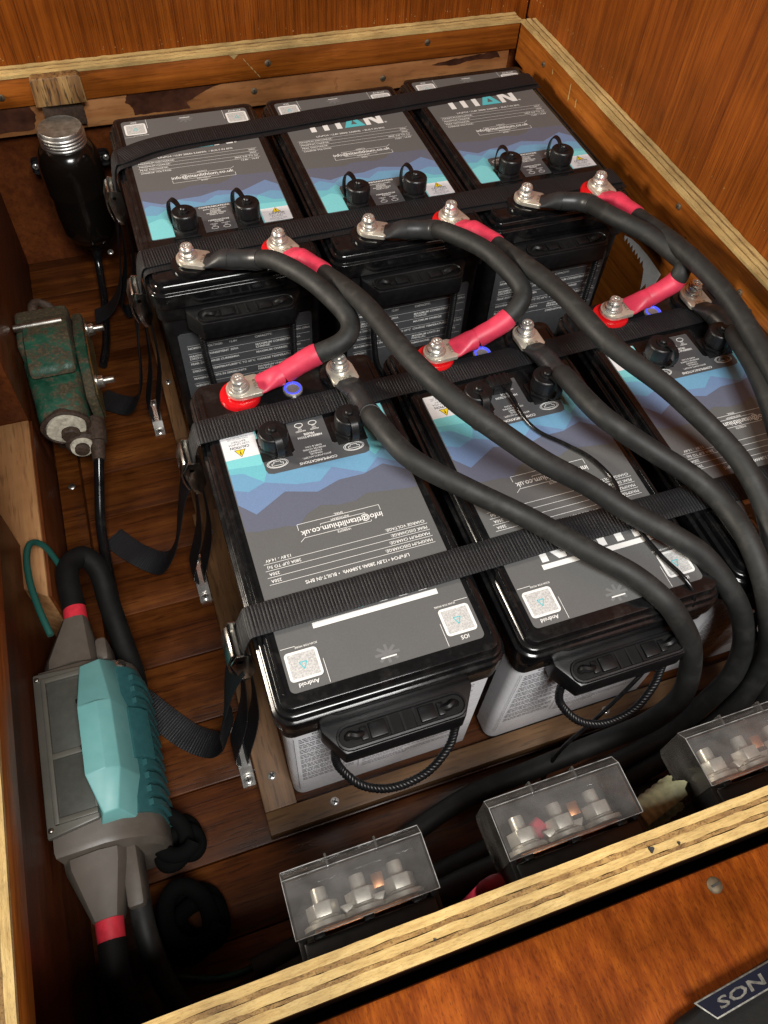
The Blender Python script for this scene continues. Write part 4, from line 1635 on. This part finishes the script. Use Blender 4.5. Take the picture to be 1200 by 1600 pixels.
# ================================================================== FUSE HOLDERS
def fuse_holder(label, x0, x1, red, flip):
    xc = (x0 + x1) / 2
    w = (x1 - x0) / 2
    root = thing('fuse_holder', label, 'fuse holder', (xc, YF, -.012), 0, 'clear covered fuse holders on the front wall')
    # coordinates: x along wall, y out of the wall, z up; base plate against the wall
    mb = MB()
    mb.box(-w + .004, w - .004, .0006, .0125, -.022, .020, bev=.0012)
    for x in (-w + .014, 0, w - .014):
        mb.box(x - .0035, x + .0035, .0120, .0155, -.0205, .0185, bev=.0008)
    mb.box(-w + .001, -w + .006, .0006, .016, -.018, .018, bev=.0008)
    mb.box(w - .006, w - .001, .0006, .016, -.018, .018, bev=.0008)
    mb.obj('base', 'satin_black', root)
    # clear cover: open box with bevelled far edge
    t = .0014
    def shell(o):
        d = .0545
        hx, hz = w - o, .0235 - o
        yo = d - o
        sect_ = [(-hz, .0150), (-hz, yo - .004), (-hz + .004, yo), (hz - .006, yo), (hz, yo - .006), (hz, .0150)]
        return sect_, hx
    mb = MB()
    so, hx = shell(0)
    si, hi = shell(t)
    n = len(so)
    L0 = [(-hx, b_, a) for a, b_ in so]
    L1 = [(hx, b_, a) for a, b_ in so]
    I0 = [(-hi, b_, a) for a, b_ in si]
    I1 = [(hi, b_, a) for a, b_ in si]
    vs = L0 + L1 + I0 + I1
    fs = []
    for i in range(n - 1):
        fs.append((i, i + 1, n + i + 1, n + i))
        fs.append((2 * n + i, 3 * n + i, 3 * n + i + 1, 2 * n + i + 1))
    fs += [tuple(range(n))[::-1], tuple(n + i for i in range(n)), tuple(2 * n + i for i in range(n)), tuple(3 * n + i for i in range(n))[::-1]]
    fs += [(0, n, 3 * n, 2 * n), (n - 1, 2 * n + n - 1, 3 * n + n - 1, 2 * n - 1)]
    fs += [(0, 2 * n, 3 * n - 1, n - 1), (n, 2 * n - 1, 4 * n - 1, 3 * n)]
    bm = bmesh.new()
    bvs = [bm.verts.new(p) for p in vs]
    for f in fs:
        bm.faces.new([bvs[i] for i in f])
    bmesh.ops.recalc_face_normals(bm, faces=bm.faces[:])
    bmesh.ops.bevel(bm, geom=bm.edges[:], offset=.00045, segments=2, profile=.5, affect='EDGES')
    bm.verts.index_update()
    mb.add([v.co[:] for v in bm.verts], [[v.index for v in f.verts] for f in bm.faces])
    bm.free()
    for x in (-.016, .016):
        mb.box(x - .0008, x + .0008, .0480, .0558, .0120, .0242, bev=.0003)
    cv = mb.obj('cover', 'clear_plastic', root, smooth=20)
    # thin pale tubes along the cover edges paint in their bright highlights
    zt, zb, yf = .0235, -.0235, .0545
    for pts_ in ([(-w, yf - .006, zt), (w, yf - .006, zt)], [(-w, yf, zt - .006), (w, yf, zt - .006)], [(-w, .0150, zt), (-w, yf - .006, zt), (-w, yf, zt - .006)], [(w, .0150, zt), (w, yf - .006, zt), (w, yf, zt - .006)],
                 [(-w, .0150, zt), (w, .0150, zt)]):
        MB().tube([Vector(p) for p in pts_], .00026, 6).obj('edge', 'edge_glint', cv)
    # copper bar and bolted studs
    mb = MB(); mb.box(-w + .012, w - .012, .0158, .0185, -.0085, .0085, bev=.0005)
    mb.obj('busbar', 'copper', root)
    for i, x in enumerate((-w + .020, 0, w - .020)):
        M_ = Matrix(((1, 0, 0, x), (0, 0, 1, .0188), (0, 1, 0, 0), (0, 0, 0, 1)))
        mb = MB()
        mb.lathe([(.0052, 0), (.0052, .0215), (.0046, .0230), (.0001, .0231)], 14, M=M_, wob=lambda a, z: 1 + .05 * sin(z * 5200))
        mb.lathe([(.0138, .0002), (.0138, .0028), (.0130, .0033)], 28, M=M_)
        mb.lathe([(.0100, .0032), (.0100, .0050), (.0090, .0054)], 24, M=M_)
        hx_ = [(.0104 * cos(k * pi / 3 + i), .0104 * sin(k * pi / 3 + i)) for k in range(6)]
        mb.prism(hx_, .0055, .0138, bev=.0006, M=M_)
        mb.obj('stud', 'zinc', root)
    mb = MB()
    mb.box(.0085, .0165, .0300, .0390, -.006, .002, bev=.0008)
    mb.obj('fuse_block', 'copper', root)
    mb = MB()
    mb.prism([(-.012, .0220), (.012, .0220), (.015, .0270), (-.015, .0270)], -.0065, .0065, bev=.0006, M=Matrix.Translation((0, 0, -.001)))
    mb.obj('fuse_link', 'zinc', root)
    if red:
        mb = MB()
        mb.tube([(-.024, .026, -.006), (-.016, .030, -.005), (-.010, .033, -.004)], [.0065, .0070, .0060], 14)
        mb.obj('red_boot', 'shrink_red', root)
    return root


fuse_holder('clear covered fuse holder on the front wall, lowest left of the three', -.0372, .0532, False, 0)
fuse_holder('clear covered fuse holder with a red boot inside, middle of the three', .1000, .1950, True, 0)
fuse_holder('clear covered fuse holder cut off by the right edge of the picture', .2475, .3425, False, 0)
# red boot end below the middle holder
root = thing('red_cable_end', 'red cable boot peeking out left of the middle fuse holder', 'cable end', (.100, -.156, -.03))
mb = MB(); mb.tube([(.012, 0, 0), (.003, 0, -.002), (-.004, .001, -.008), (-.006, .002, -.03), (-.004, .003, -.06), (-.003, .006, -.18)], [.005, .0062, .0066, .0066, .0066, .0066], 16)
mb.obj('boot', 'shrink_red', root)

# split pale conduit stub between the middle and right fuse holders
root = thing('conduit_stub', 'split pale green plastic conduit end between two fuse holders', 'conduit', (.207, -.150, -.03))
mb = MB()
d = Vector((.034, .0085, .004))
loops = []
nseg, arc = 26, 1.55 * pi
ax = d.normalized()
s1 = ax.cross(Vector((0, 0, 1))).normalized()
s2 = s1.cross(ax)
for side, rr_ in ((0, .0118), (1, .0104)):
    for i in range(31):
        pass
outer, inner = [], []
rnd = random.Random(5)
edge = [rnd.uniform(-.0022, .0018) + (.004 if k in (3, 4, 19, 20) else 0) for k in range(nseg + 1)]
rows = 24
vs, fs = [], []
for r_i, rad in enumerate((.0118, .0104)):
    for i in range(rows + 1):
        t = i / rows
        for k in range(nseg + 1):
            a = 1.05 + arc * k / nseg
            ln_ = .036 * t + (edge[k] if i == rows else 0)
            rr_ = rad + (.0006 * (1 if (i % 4) < 2 else 0) if i < rows - 1 else 0)
            vs.append(tuple(ax * ln_ + s1 * rr_ * cos(a) + s2 * rr_ * sin(a)))
n1 = (rows + 1) * (nseg + 1)
for i in range(rows):
    for k in range(nseg):
        a = i * (nseg + 1) + k
        fs.append((a, a + 1, a + nseg + 2, a + nseg + 1))
        fs.append((n1 + a, n1 + a + nseg + 1, n1 + a + nseg + 2, n1 + a + 1))
for k in range(nseg):
    a = rows * (nseg + 1) + k
    fs.append((a, a + 1, n1 + a + 1, n1 + a))
for i in range(rows):
    for k in (0, nseg):
        a = i * (nseg + 1) + k
        fs.append((a, a + nseg + 1, n1 + a + nseg + 1, n1 + a))
mb.add(vs, fs)
mb.obj('tube', 'conduit_pale', root, 40)

# ================================================================== LEFT SIDE: BLACK BOTTLE
root = thing('reservoir_bottle', 'smoky black bottle with ribbed aluminium screw lid on the back wall', 'bottle', (-.0800, .7800, -.150))
mb = MB()
mb.lathe([(.004, .001), (.020, .0), (.030, .006), (.0355, .020), (.0365, .048), (.0372, .072), (.0378, .074), (.0378, .077), (.0374, .079), (.0385, .098), (.0382, .110), (.0365, .120), (.0325, .1285), (.0285, .1325), (.0262, .134), (.0255, .140)], 40)
mb.obj('body', 'smoky_plastic', root, 50)
mb = MB()
pf = [(.0262, .1330)]
for k in range(4):
    z = .1342 + k * .0040
    pf += [(.0268, z), (.0276, z + .0010), (.0276, z + .0020), (.0266, z + .0032)]
pf += [(.0262, .1502), (.0262, .1535), (.0254, .1548), (.0244, .1543), (.0001, .1545)]
mb.lathe(pf, 48)
mb.obj('lid', 'aluminium_lid', root, 40)
mb = MB()
mb.box(-.0490, .0490, .0300, .0330, .082, .102, bev=.005)
mb.box(-.012, .012, .0300, .0420, .070, .110, bev=.002)
br = mb.obj('bracket', 'satin_black', root)
for s in (-1, 1):
    screw(br, (s * .0440, .0298, .092), (0, -1, .25), .0038, ('steel', 'screw_dark'))
mb = MB()
mb.lathe([(.012, -.012), (.0135, -.010), (.0135, .002)], 20)
mb.lathe([(.0065, -.026), (.0065, -.011)], 16)
mb.obj('outlet', 'satin_black', root)
P0 = Vector((-.0800, .7800, -.150))
hose = [(-.080, .780, -.170), (-.082, .775, -.185), (-.084, .758, -.200), (-.086, .725, -.2095), (-.09, .68, -.2110), (-.096, .63, -.2110), (-.105, .59, -.209)]
MB().tube([p - P0 for p in resample(spline(hose, 8), .004)], .0052, 14).obj('hose', 'gloss_black', root, 60)
screw(root, (.018, -.012, -.020), (0, -.5, 1), .004, ('steel', 'screw_dark'), name='clip_screw')

# weathered cleat above the bottle
mb = MB()
mb.prism([(-.030, -.0180), (.030, -.0180), (.029, .0115), (.026, .0150), (-.026, .0150), (-.029, .0115)], 0, .0150, bev=.0015, M=frame((0, 0, 0), (1, 0, 0), (0, 0, 1)))
cl_ = mb.obj('wooden_cleat', 'cleat_wood', None, loc=(-.0705, YB - .0002, .0345))
tag(cl_, 'weathered wooden cleat on the rim board above the aluminium lid', 'cleat')
mb = MB(); mb.box(-.024, .024, -.010, -.0002, -.0205, .0130, bev=.002)
o = mb.obj('dark_block', 'dark_rust', None, loc=(-.071, YB + .0040, .0055))
tag(o, 'dark brown block just behind the aluminium lid', 'block')

# ================================================================== LEFT SIDE: GREEN CASTING
GC = Vector((-.147, .485, -.130))
root = thing('green_casting', 'rusty green painted metal casting with bolts beside the left wall', 'casting', GC)
root.scale = (1.04, .82, 1.0)
mb = MB()
# main body: rounded block along y with a thick front boss
loops = []
for y, hx, hz, zc in ((.115, .020, .016, .010), (.110, .026, .022, .010), (.060, .030, .026, .006), (.030, .031, .028, .002), (-.010, .028, .028, .0), (-.040, .0255, .0265, -.002), (-.066, .0245, .0250, -.004), (-.070, .022, .0225, -.004)):
    loops.append([(hx * (abs(cos(a)) ** .62) * (1 if cos(a) > 0 else -1), y, zc + hz * (abs(sin(a)) ** .62) * (1 if sin(a) > 0 else -1)) for a in [k * 2 * pi / 28 for k in range(28)]])
mb.loft(loops)
mb.obj('body', 'green_paint', root, 50)
mb = MB()
mb.prism([(.095, -.026), (.107, -.018), (.107, .026), (.050, .034), (.0, .034), (-.055, .020), (-.055, -.020), (.0, -.028)], .0275, .0385, bev=.003, M=frame((0, 0, 0), (0, 1, 0), (0, 0, 1)))
mb.obj('flange', 'green_paint', root)
mb = MB()
mb.prism([(.099, -.022), (.104, -.018), (.104, .020), (.050, .030), (.0, .030), (-.052, .018), (-.052, -.018)], .0388, .0404, M=frame((0, 0, 0), (0, 1, 0), (0, 0, 1)))
mb.obj('gasket', 'brass_old', root)
mb = MB()
mb.prism([(-.02, .030), (.090, .030), (.082, .046), (.040, .050), (-.012, .040)], -.022, .026, bev=.005, M=frame((0, 0, 0), (0, 1, 0), (0, 0, 1)))
mb.obj('shoulder', 'green_paint', root)
MB().box(-.0305, .0262, .0380, .1120, -.020, .0400, bev=.006, seg=3).obj('upper_block', 'green_paint', root)
for y, z in ((.078, .018), (-.026, .016)):
    mb = MB()
    Mx = Matrix(((0, 0, 1, .040), (1, 0, 0, y), (0, 1, 0, z), (0, 0, 0, 1)))
    mb.lathe([(.0092, .0), (.0092, .0018)], 20, M=Mx)
    hx_ = [(.0076 * cos(k * pi / 3), .0076 * sin(k * pi / 3)) for k in range(6)]
    mb.prism(hx_, .0018, .0082, bev=.0007, M=Mx)
    mb.lathe([(.0042, .008), (.0042, .0180), (.0036, .0190), (.0001, .0190)], 14, M=Mx, wob=lambda a, zz: 1 + .05 * sin(zz * 5200))
    mb.obj('bolt', 'steel_dull', root)
mb = MB()
Mx = Matrix(((0, 0, -1, -.010), (1, 0, 0, .066), (0, 1, 0, .046), (0, 0, 0, 1)))
mb.lathe([(.0046, -.030), (.0046, .019), (.0040, .020), (.0001, .020)], 16, M=Mx, wob=lambda a, zz: 1 + .06 * sin(zz * 3800))
mb.obj('threaded_rod', 'steel_dull', root)
# end boss facing the camera: rusty ring, pale seal, bolt
Mf = frame((0, -.070, -.004), (1, 0, 0), (0, 0, 1))
mb = MB()
mb.lathe([(.0245, -.004), (.0250, .004), (.0225, .006), (.0205, .003)], 28, M=Mf, wob=lambda a, zz: 1 + .02 * sin(5 * a))
mb.obj('end_ring', 'dark_rust', root)
mb = MB(); mb.lathe([(.0200, .002), (.0195, .0075), (.0110, .0085), (.0001, .0085)], 26, M=Mf, wob=lambda a, zz: 1 + .03 * sin(4 * a + 1))
mb.obj('seal', 'white_ceramic', root)
mb = MB(); mb.lathe([(.0095, .008), (.0095, .0150), (.0080, .0165), (.0001, .0165)], 18, M=Mf @ Matrix.Translation((.003, -.004, 0)))
mb.obj('end_bolt', 'dark_rust', root)
Mg = frame((.010, -.086, -.024), (1, 0, 0), (0, .25, 1))
mb = MB(); mb.lathe([(.0150, -.014), (.0160, .002), (.0130, .006), (.0001, .006)], 22, M=Mg, wob=lambda a, zz: 1 + .05 * sin(3 * a))
mb.obj('lower_lug', 'dark_rust', root)
mb = MB(); mb.lathe([(.0125, .005), (.0115, .0095), (.0001, .0095)], 22, M=Mg)
mb.obj('seal', 'white_ceramic', root)
mb = MB(); mb.lathe([(.0075, .009), (.0075, .0150), (.0060, .016), (.0001, .016)], 16, M=Mg)
mb.obj('end_bolt', 'dark_rust', root)
# lever ear at the far end
mb = MB()
mb.tube(spline([(-.012, .115, .010), (-.013, .135, .022), (-.008, .150, .022), (.004, .148, .014), (.010, .130, .006), (.012, .112, .004)], 6), .0055, 10)
mb.obj('lifting_eye', 'dark_rust', root, 60)
# feet down to the floor
MB().box(-.022, .022, -.030, .090, -.0877, -.012, bev=.004).obj('foot', 'dark_rust', root)
# control cable with end fitting
root2 = thing('control_cable', 'black control cable running from the green casting along the floor', 'cable', (-.118, .425, -.150))
P0 = Vector((-.118, .425, -.150))
mb = MB()
mb.tube([Vector(p) - P0 for p in ((-.1185, .440, -.148), (-.1190, .424, -.150), (-.1200, .412, -.153))], [.0105, .0110, .0100], 14)
mb.tube([Vector(p) - P0 for p in ((-.1200, .413, -.153), (-.1225, .392, -.160))], [.0080, .0072], 14)
mb.obj('end_fitting', 'dark_rust', root2)
cc_ = [(-.1225, .394, -.160), (-.1290, .370, -.176), (-.1370, .335, -.196), (-.1395, .300, -.2085), (-.1385, .250, -.2115), (-.1370, .203, -.2118), (-.1350, .150, -.2118), (-.1340, .09, -.2118), (-.134, .04, -.2118)]
MB().tube([p - P0 for p in resample(spline(cc_, 8), .004)], .0055, 14).obj('sheath', 'gloss_black', root2, 60)

# ================================================================== LEFT SIDE: TEAL AND GREY INLINE DEVICE
DV = Vector((-.1530, .0300, FLOOR))
root = thing('inline_device', 'teal and grey inline power unit with red cable collars by the left wall', 'power unit', DV)


def hull(name, mat_, verts, faces, bev=.0007, smooth=25):
    bm = bmesh.new()
    vs_ = [bm.verts.new(p) for p in verts]
    for f in faces:
        bm.faces.new([vs_[i] for i in f])
    bmesh.ops.recalc_face_normals(bm, faces=bm.faces[:])
    bmesh.ops.bevel(bm, geom=bm.edges[:], offset=bev, segments=2, profile=.5, affect='EDGES')
    bm.verts.index_update()
    mb_ = MB()
    mb_.add([v.co[:] for v in bm.verts], [[v.index for v in f.verts] for f in bm.faces])
    bm.free()
    return mb_.obj(name, mat_, root, smooth)


# housing: rounded flank on the right, sloping roof to the left
body = [(-.0430, .0008), (.0240, .0008), (.0310, .0100), (.0330, .0300), (.0330, .0640), (.0310, .0760), (.0260, .0860), (.0180, .0940), (.0080, .1020), (-.0060, .1070), (-.0430, .1060)]
mb = MB()
mb.loft([[(a * k, y, b_ * (k if b_ > .05 else 1)) for a, b_ in body] for y, k in ((-.0600, .90), (-.0560, .985), (-.0520, 1.0), (.0960, 1.0), (.1000, .985), (.1040, .90))])
mb.obj('housing', 'grey_plastic', root, 30)
# olive cover on the left with two recessed panes behind a frame
Ml = Matrix.Translation((0, 0, .1062))
mb = MB()
mb.prism([(-.0455, -.0430), (-.0060, -.0380), (-.0060, .0930), (-.0455, .0955)], 0, .0062, bev=.0018, M=Ml)
mb.obj('side_cover', 'olive_plastic', root)
for y0, y1 in ((-.0300, .0165), (.0215, .0840)):
    mb = MB()
    mb.box(-.0345, -.0080, y0, y1, .0060, .0068, bev=.0004, M=Ml)
    mb.obj('window_pane', 'olive_panel', root)
mb = MB()
for y0, y1 in ((-.0345, -.0300), (.0165, .0215), (.0840, .0885)):
    mb.box(-.0385, -.0062, y0 + .0001, y1 - .0001, .0056, .0088, bev=.0006, M=Ml)
mb.box(-.0385, -.0347, -.0344, .0884, .0056, .0094, bev=.0008, M=Ml)
mb.obj('pane_frame', 'olive_plastic', root)
MB().box(-.0130, -.0095, .0590, .0625, .0066, .0080, bev=.0003, M=Ml).obj('catch', 'hide_black', root)
MB().box(-.0130, -.0095, .0180, .0215, .0088, .0098, bev=.0003, M=Ml).obj('catch', 'hide_black', root)
# faceted teal crest with a long flat top
V_ = [(-.0060, .0905, .1160), (.0095, .0950, .1120),      # 0 1 far end, top edge
      (-.0090, .0475, .1310), (.0065, .0490, .1310), (.0163, .0498, .1240),   # 2 3 4
      (-.0095, -.0095, .1310), (.0060, -.0085, .1310), (.0162, -.0078, .1240),  # 5 6 7
      (-.0020, -.0385, .1190), (.0092, -.0372, .1170),    # 8 9 near end
      (-.0110, .0925, .1020), (.0190, .0990, .0930), (.0262, .0500, .0840), (.0262, -.0080, .0840), (.0190, -.0420, .0900), (-.0080, -.0440, .1020)]
F_ = [(0, 1, 4, 3, 2), (2, 3, 6, 5), (3, 4, 7, 6), (5, 6, 7, 9, 8), (1, 11, 12, 4), (4, 12, 13, 7), (7, 13, 14, 9), (8, 9, 14, 15), (0, 10, 11, 1), (0, 2, 5, 8, 15, 10), (10, 15, 14, 13, 12, 11)]
hull('crest', 'teal_plastic', V_, F_, .0011, 50)
# flank panel with vent ribs following the rounded side
flank = [(.0334, .0250), (.0338, .0640), (.0320, .0765), (.0272, .0872), (.0196, .0950)]
mb = MB()
mb.loft([[(a + .0008, y, b_) for a, b_ in flank] + [(a - .004, y, b_ - .002) for a, b_ in flank[::-1]] for y in (-.0380, .0920)])
mb.obj('vent_panel', 'teal_dark', root, 30)
for k in range(11):
    y = -.0310 + k * .0112
    mb = MB()
    mb.loft([[(a + .0040, yy_, b_ + .0016) for a, b_ in flank[:4]] + [(a - .001, yy_, b_) for a, b_ in flank[3::-1]] for yy_ in (y - .0026, y + .0026)])
    mb.obj('vent_rib', 'teal_dark', root, 40)
mb = MB()
mb.loft([[(a + .0052, yy_, b_ + .0022) for a, b_ in flank[2:]] + [(a, yy_, b_) for a, b_ in flank[:1:-1]] for yy_ in (.0060, .0500)])
mb.obj('vent_bar', 'teal_dark', root, 40)
MB().box(-.0530, -.0440, .0180, .0330, .0700, .0880, bev=.004).obj('side_knob', 'grey_plastic', root)
# cable glands at both ends
for s, y0, y1, x1, cz in ((1, .1030, .1500, -.0095, .0880), (-1, -.0590, -.1070, -.0140, .0880)):
    mb = MB()
    lo = [(-.0400, y0, .0500), (.0020, y0, .0500), (.0060, y0, .0600), (.0060, y0, .0900), (.0010, y0, .1000), (-.0120, y0, .1040), (-.0340, y0, .1010), (-.0400, y0, .0940)]
    md = [(-.017 + (p[0] + .017) * .97, y0 + s * .0080, .06 + (p[2] - .06) * .98) for p in lo]
    hi_ = [(x1 + (p[0] + .017) * .44, y1, cz + (p[2] - .078) * .46) for p in lo]
    mb.loft([lo, md, hi_])
    mb.obj('gland', 'grey_plastic', root, 40)
    mb = MB()
    mb.tube([(x1, y1 - s * .002, cz), (x1, y1 + s * .0175, cz)], [.0105, .0100], 20)
    mb.obj('collar', 'collar_red', root)
    if s == 1:
        cp = [(x1, y1 + .014, cz), (x1 - .002, y1 + .045, cz + .002), (x1 + .000, y1 + .066, cz - .003), (x1 + .012, y1 + .077, cz - .010), (x1 + .023, y1 + .064, cz - .020), (x1 + .026, y1 + .030, cz - .034), (x1 + .030, y1 - .005, cz - .046), (x1 + .034, y1 - .045, cz - .060), (x1 + .030, y1 - .100, cz - .072)]
    else:
        cp = [(x1, y1 - .014, cz), (x1, y1 - .040, cz - .004), (x1 + .004, y1 - .075, cz - .030), (x1 + .016, y1 - .110, cz - .060)]
    MB().tube(resample(spline(cp, 10), .004), .0104, 16).obj('cable', 'hide_black', root, 60)
MB().box(.0000, .0130, -.1040, -.0580, .0560, .0900, bev=.003).obj('gland', 'grey_plastic', root)
MB().box(.0040, .0150, .1020, .1260, .0560, .0940, bev=.004).obj('gland', 'grey_plastic', root)
MB().tube(resample(spline([(.0065, -.100, .074), (.008, -.125, .070), (.012, -.155, .05), (.022, -.185, .02)], 8), .004), .0085, 14).obj('cable', 'rubber', root, 60)
screw(root, (.0230, .0960, .0890), (.6, .3, 1), .0050, ('steel_dull', 'screw_dark'))
for x, y in ((-.0420, .0900), (-.0420, -.0370)):
    screw(root, (x, y, .1124), (0, 0, 1), .0022, ('steel_dull', 'screw_dark'))

# green earth wire beside the device
P0 = Vector((-.168, .250, -.09))
ctl = [(-.176, .150, -.090), (-.182, .175, -.086), (-.187, .205, -.084), (-.188, .235, -.086), (-.184, .252, -.092), (-.176, .255, -.110), (-.170, .245, -.150), (-.168, .235, FLOOR + .02)]
o = MB().tube([p - P0 for p in resample(spline(ctl, 8), .003)], .0030, 10).obj('earth_wire', 'wire_green', None, 60)
o.location = P0
tag(o, 'green earth wire looping beside the black cable left of the power unit', 'wire')
P0 = Vector((-.11, -.126, FLOOR + .004))
ctl = [(-.140, -.118, FLOOR + .012), (-.125, -.124, FLOOR + .005), (-.108, -.130, FLOOR + .0036), (-.085, -.132, FLOOR + .0036), (-.072, -.128, FLOOR + .006)]
o = MB().tube([p - P0 for p in resample(spline(ctl, 8), .003)], .0026, 10).obj('earth_wire', 'wire_green', None, 60)
o.location = P0
tag(o, 'short green wire on the floor near the front left corner', 'wire')

# coiled black cables right of the device
for lab_, c, R0, turns, r in (('small coil of black cable beside the lower end of the power unit', (-.116, -.022, FLOOR), .013, 3, .0065),
                              ('larger coil of black cable on the floor below the power unit', (-.114, -.088, FLOOR), .018, 3, .0070)):
    pts = []
    for k in range(turns * 20):
        a = k * 2 * pi / 20
        pts.append(Vector((R0 * cos(a) * (1 + .14 * sin(k * .23)) + .006 * sin(k * .11), R0 * sin(a) * 1.15 + .007 * sin(k * .17), r + .0006 + k / 20 * (2 * r + .0003))))
    pts = resample(spline(pts, 3), .0012)
    o = MB().tube(pts, r, 12).obj('cable_coil', 'shade_black', None, 60)
    o.location = c
    tag(o, lab_, 'cable coil')

# ================================================================== DARK CASE WITH NAME PLATE (lower right corner)
CZ = RIM - .0060
root = thing('dark_case', 'dark case with chrome edged navy name plate at the bottom right corner', 'case', (.20, -.29, CZ))
mb = MB()
mb.prism([(-.090, -.090), (.30, -.090), (.30, .075), (.06, .0500), (-.0250, .0415), (-.058, .0370), (-.084, .025)], .0002, .0100, bev=.0035, M=Matrix.Translation((0, 0, 0)), seg=3)
mb.obj('body', 'hide_black', root, 50)
p0 = Vector((-.0478, .0410, 0))
p1 = Vector((-.0394, .0305, 0))
xd = Vector((.0304, .0024, 0)).normalized()
yd = (p0 - p1)
Mp = frame((p1.x, p1.y, .0102), xd, yd)
hgt = (p0 - p1).dot(Vector((Mp[0][1], Mp[1][1], 0)))
mb = MB()
shear = (p0 - p1).dot(xd)
mb.prism([(0, 0), (.085, 0), (.085 + shear, hgt), (shear, hgt)], 0, .0016, bev=.0003, M=Mp)
pl_ = mb.obj('name_plate', 'shaded_metal', root)
mb = MB()
mb.flat([(.0010 + shear * .1, .0009), (.084, .0009), (.084 + shear, hgt - .0009), (.0010 + shear * .92, hgt - .0009)], .00168, M=Mp)
mb.obj('enamel', 'navy', pl_, 0)
mb = MB()
text(mb, 'SON', .0045, .0030, hgt - .0060, 0, .00175, 'LEFT', .02, 2.1, Mp)
mb.obj('lettering', 'shaded_metal', pl_, 0)
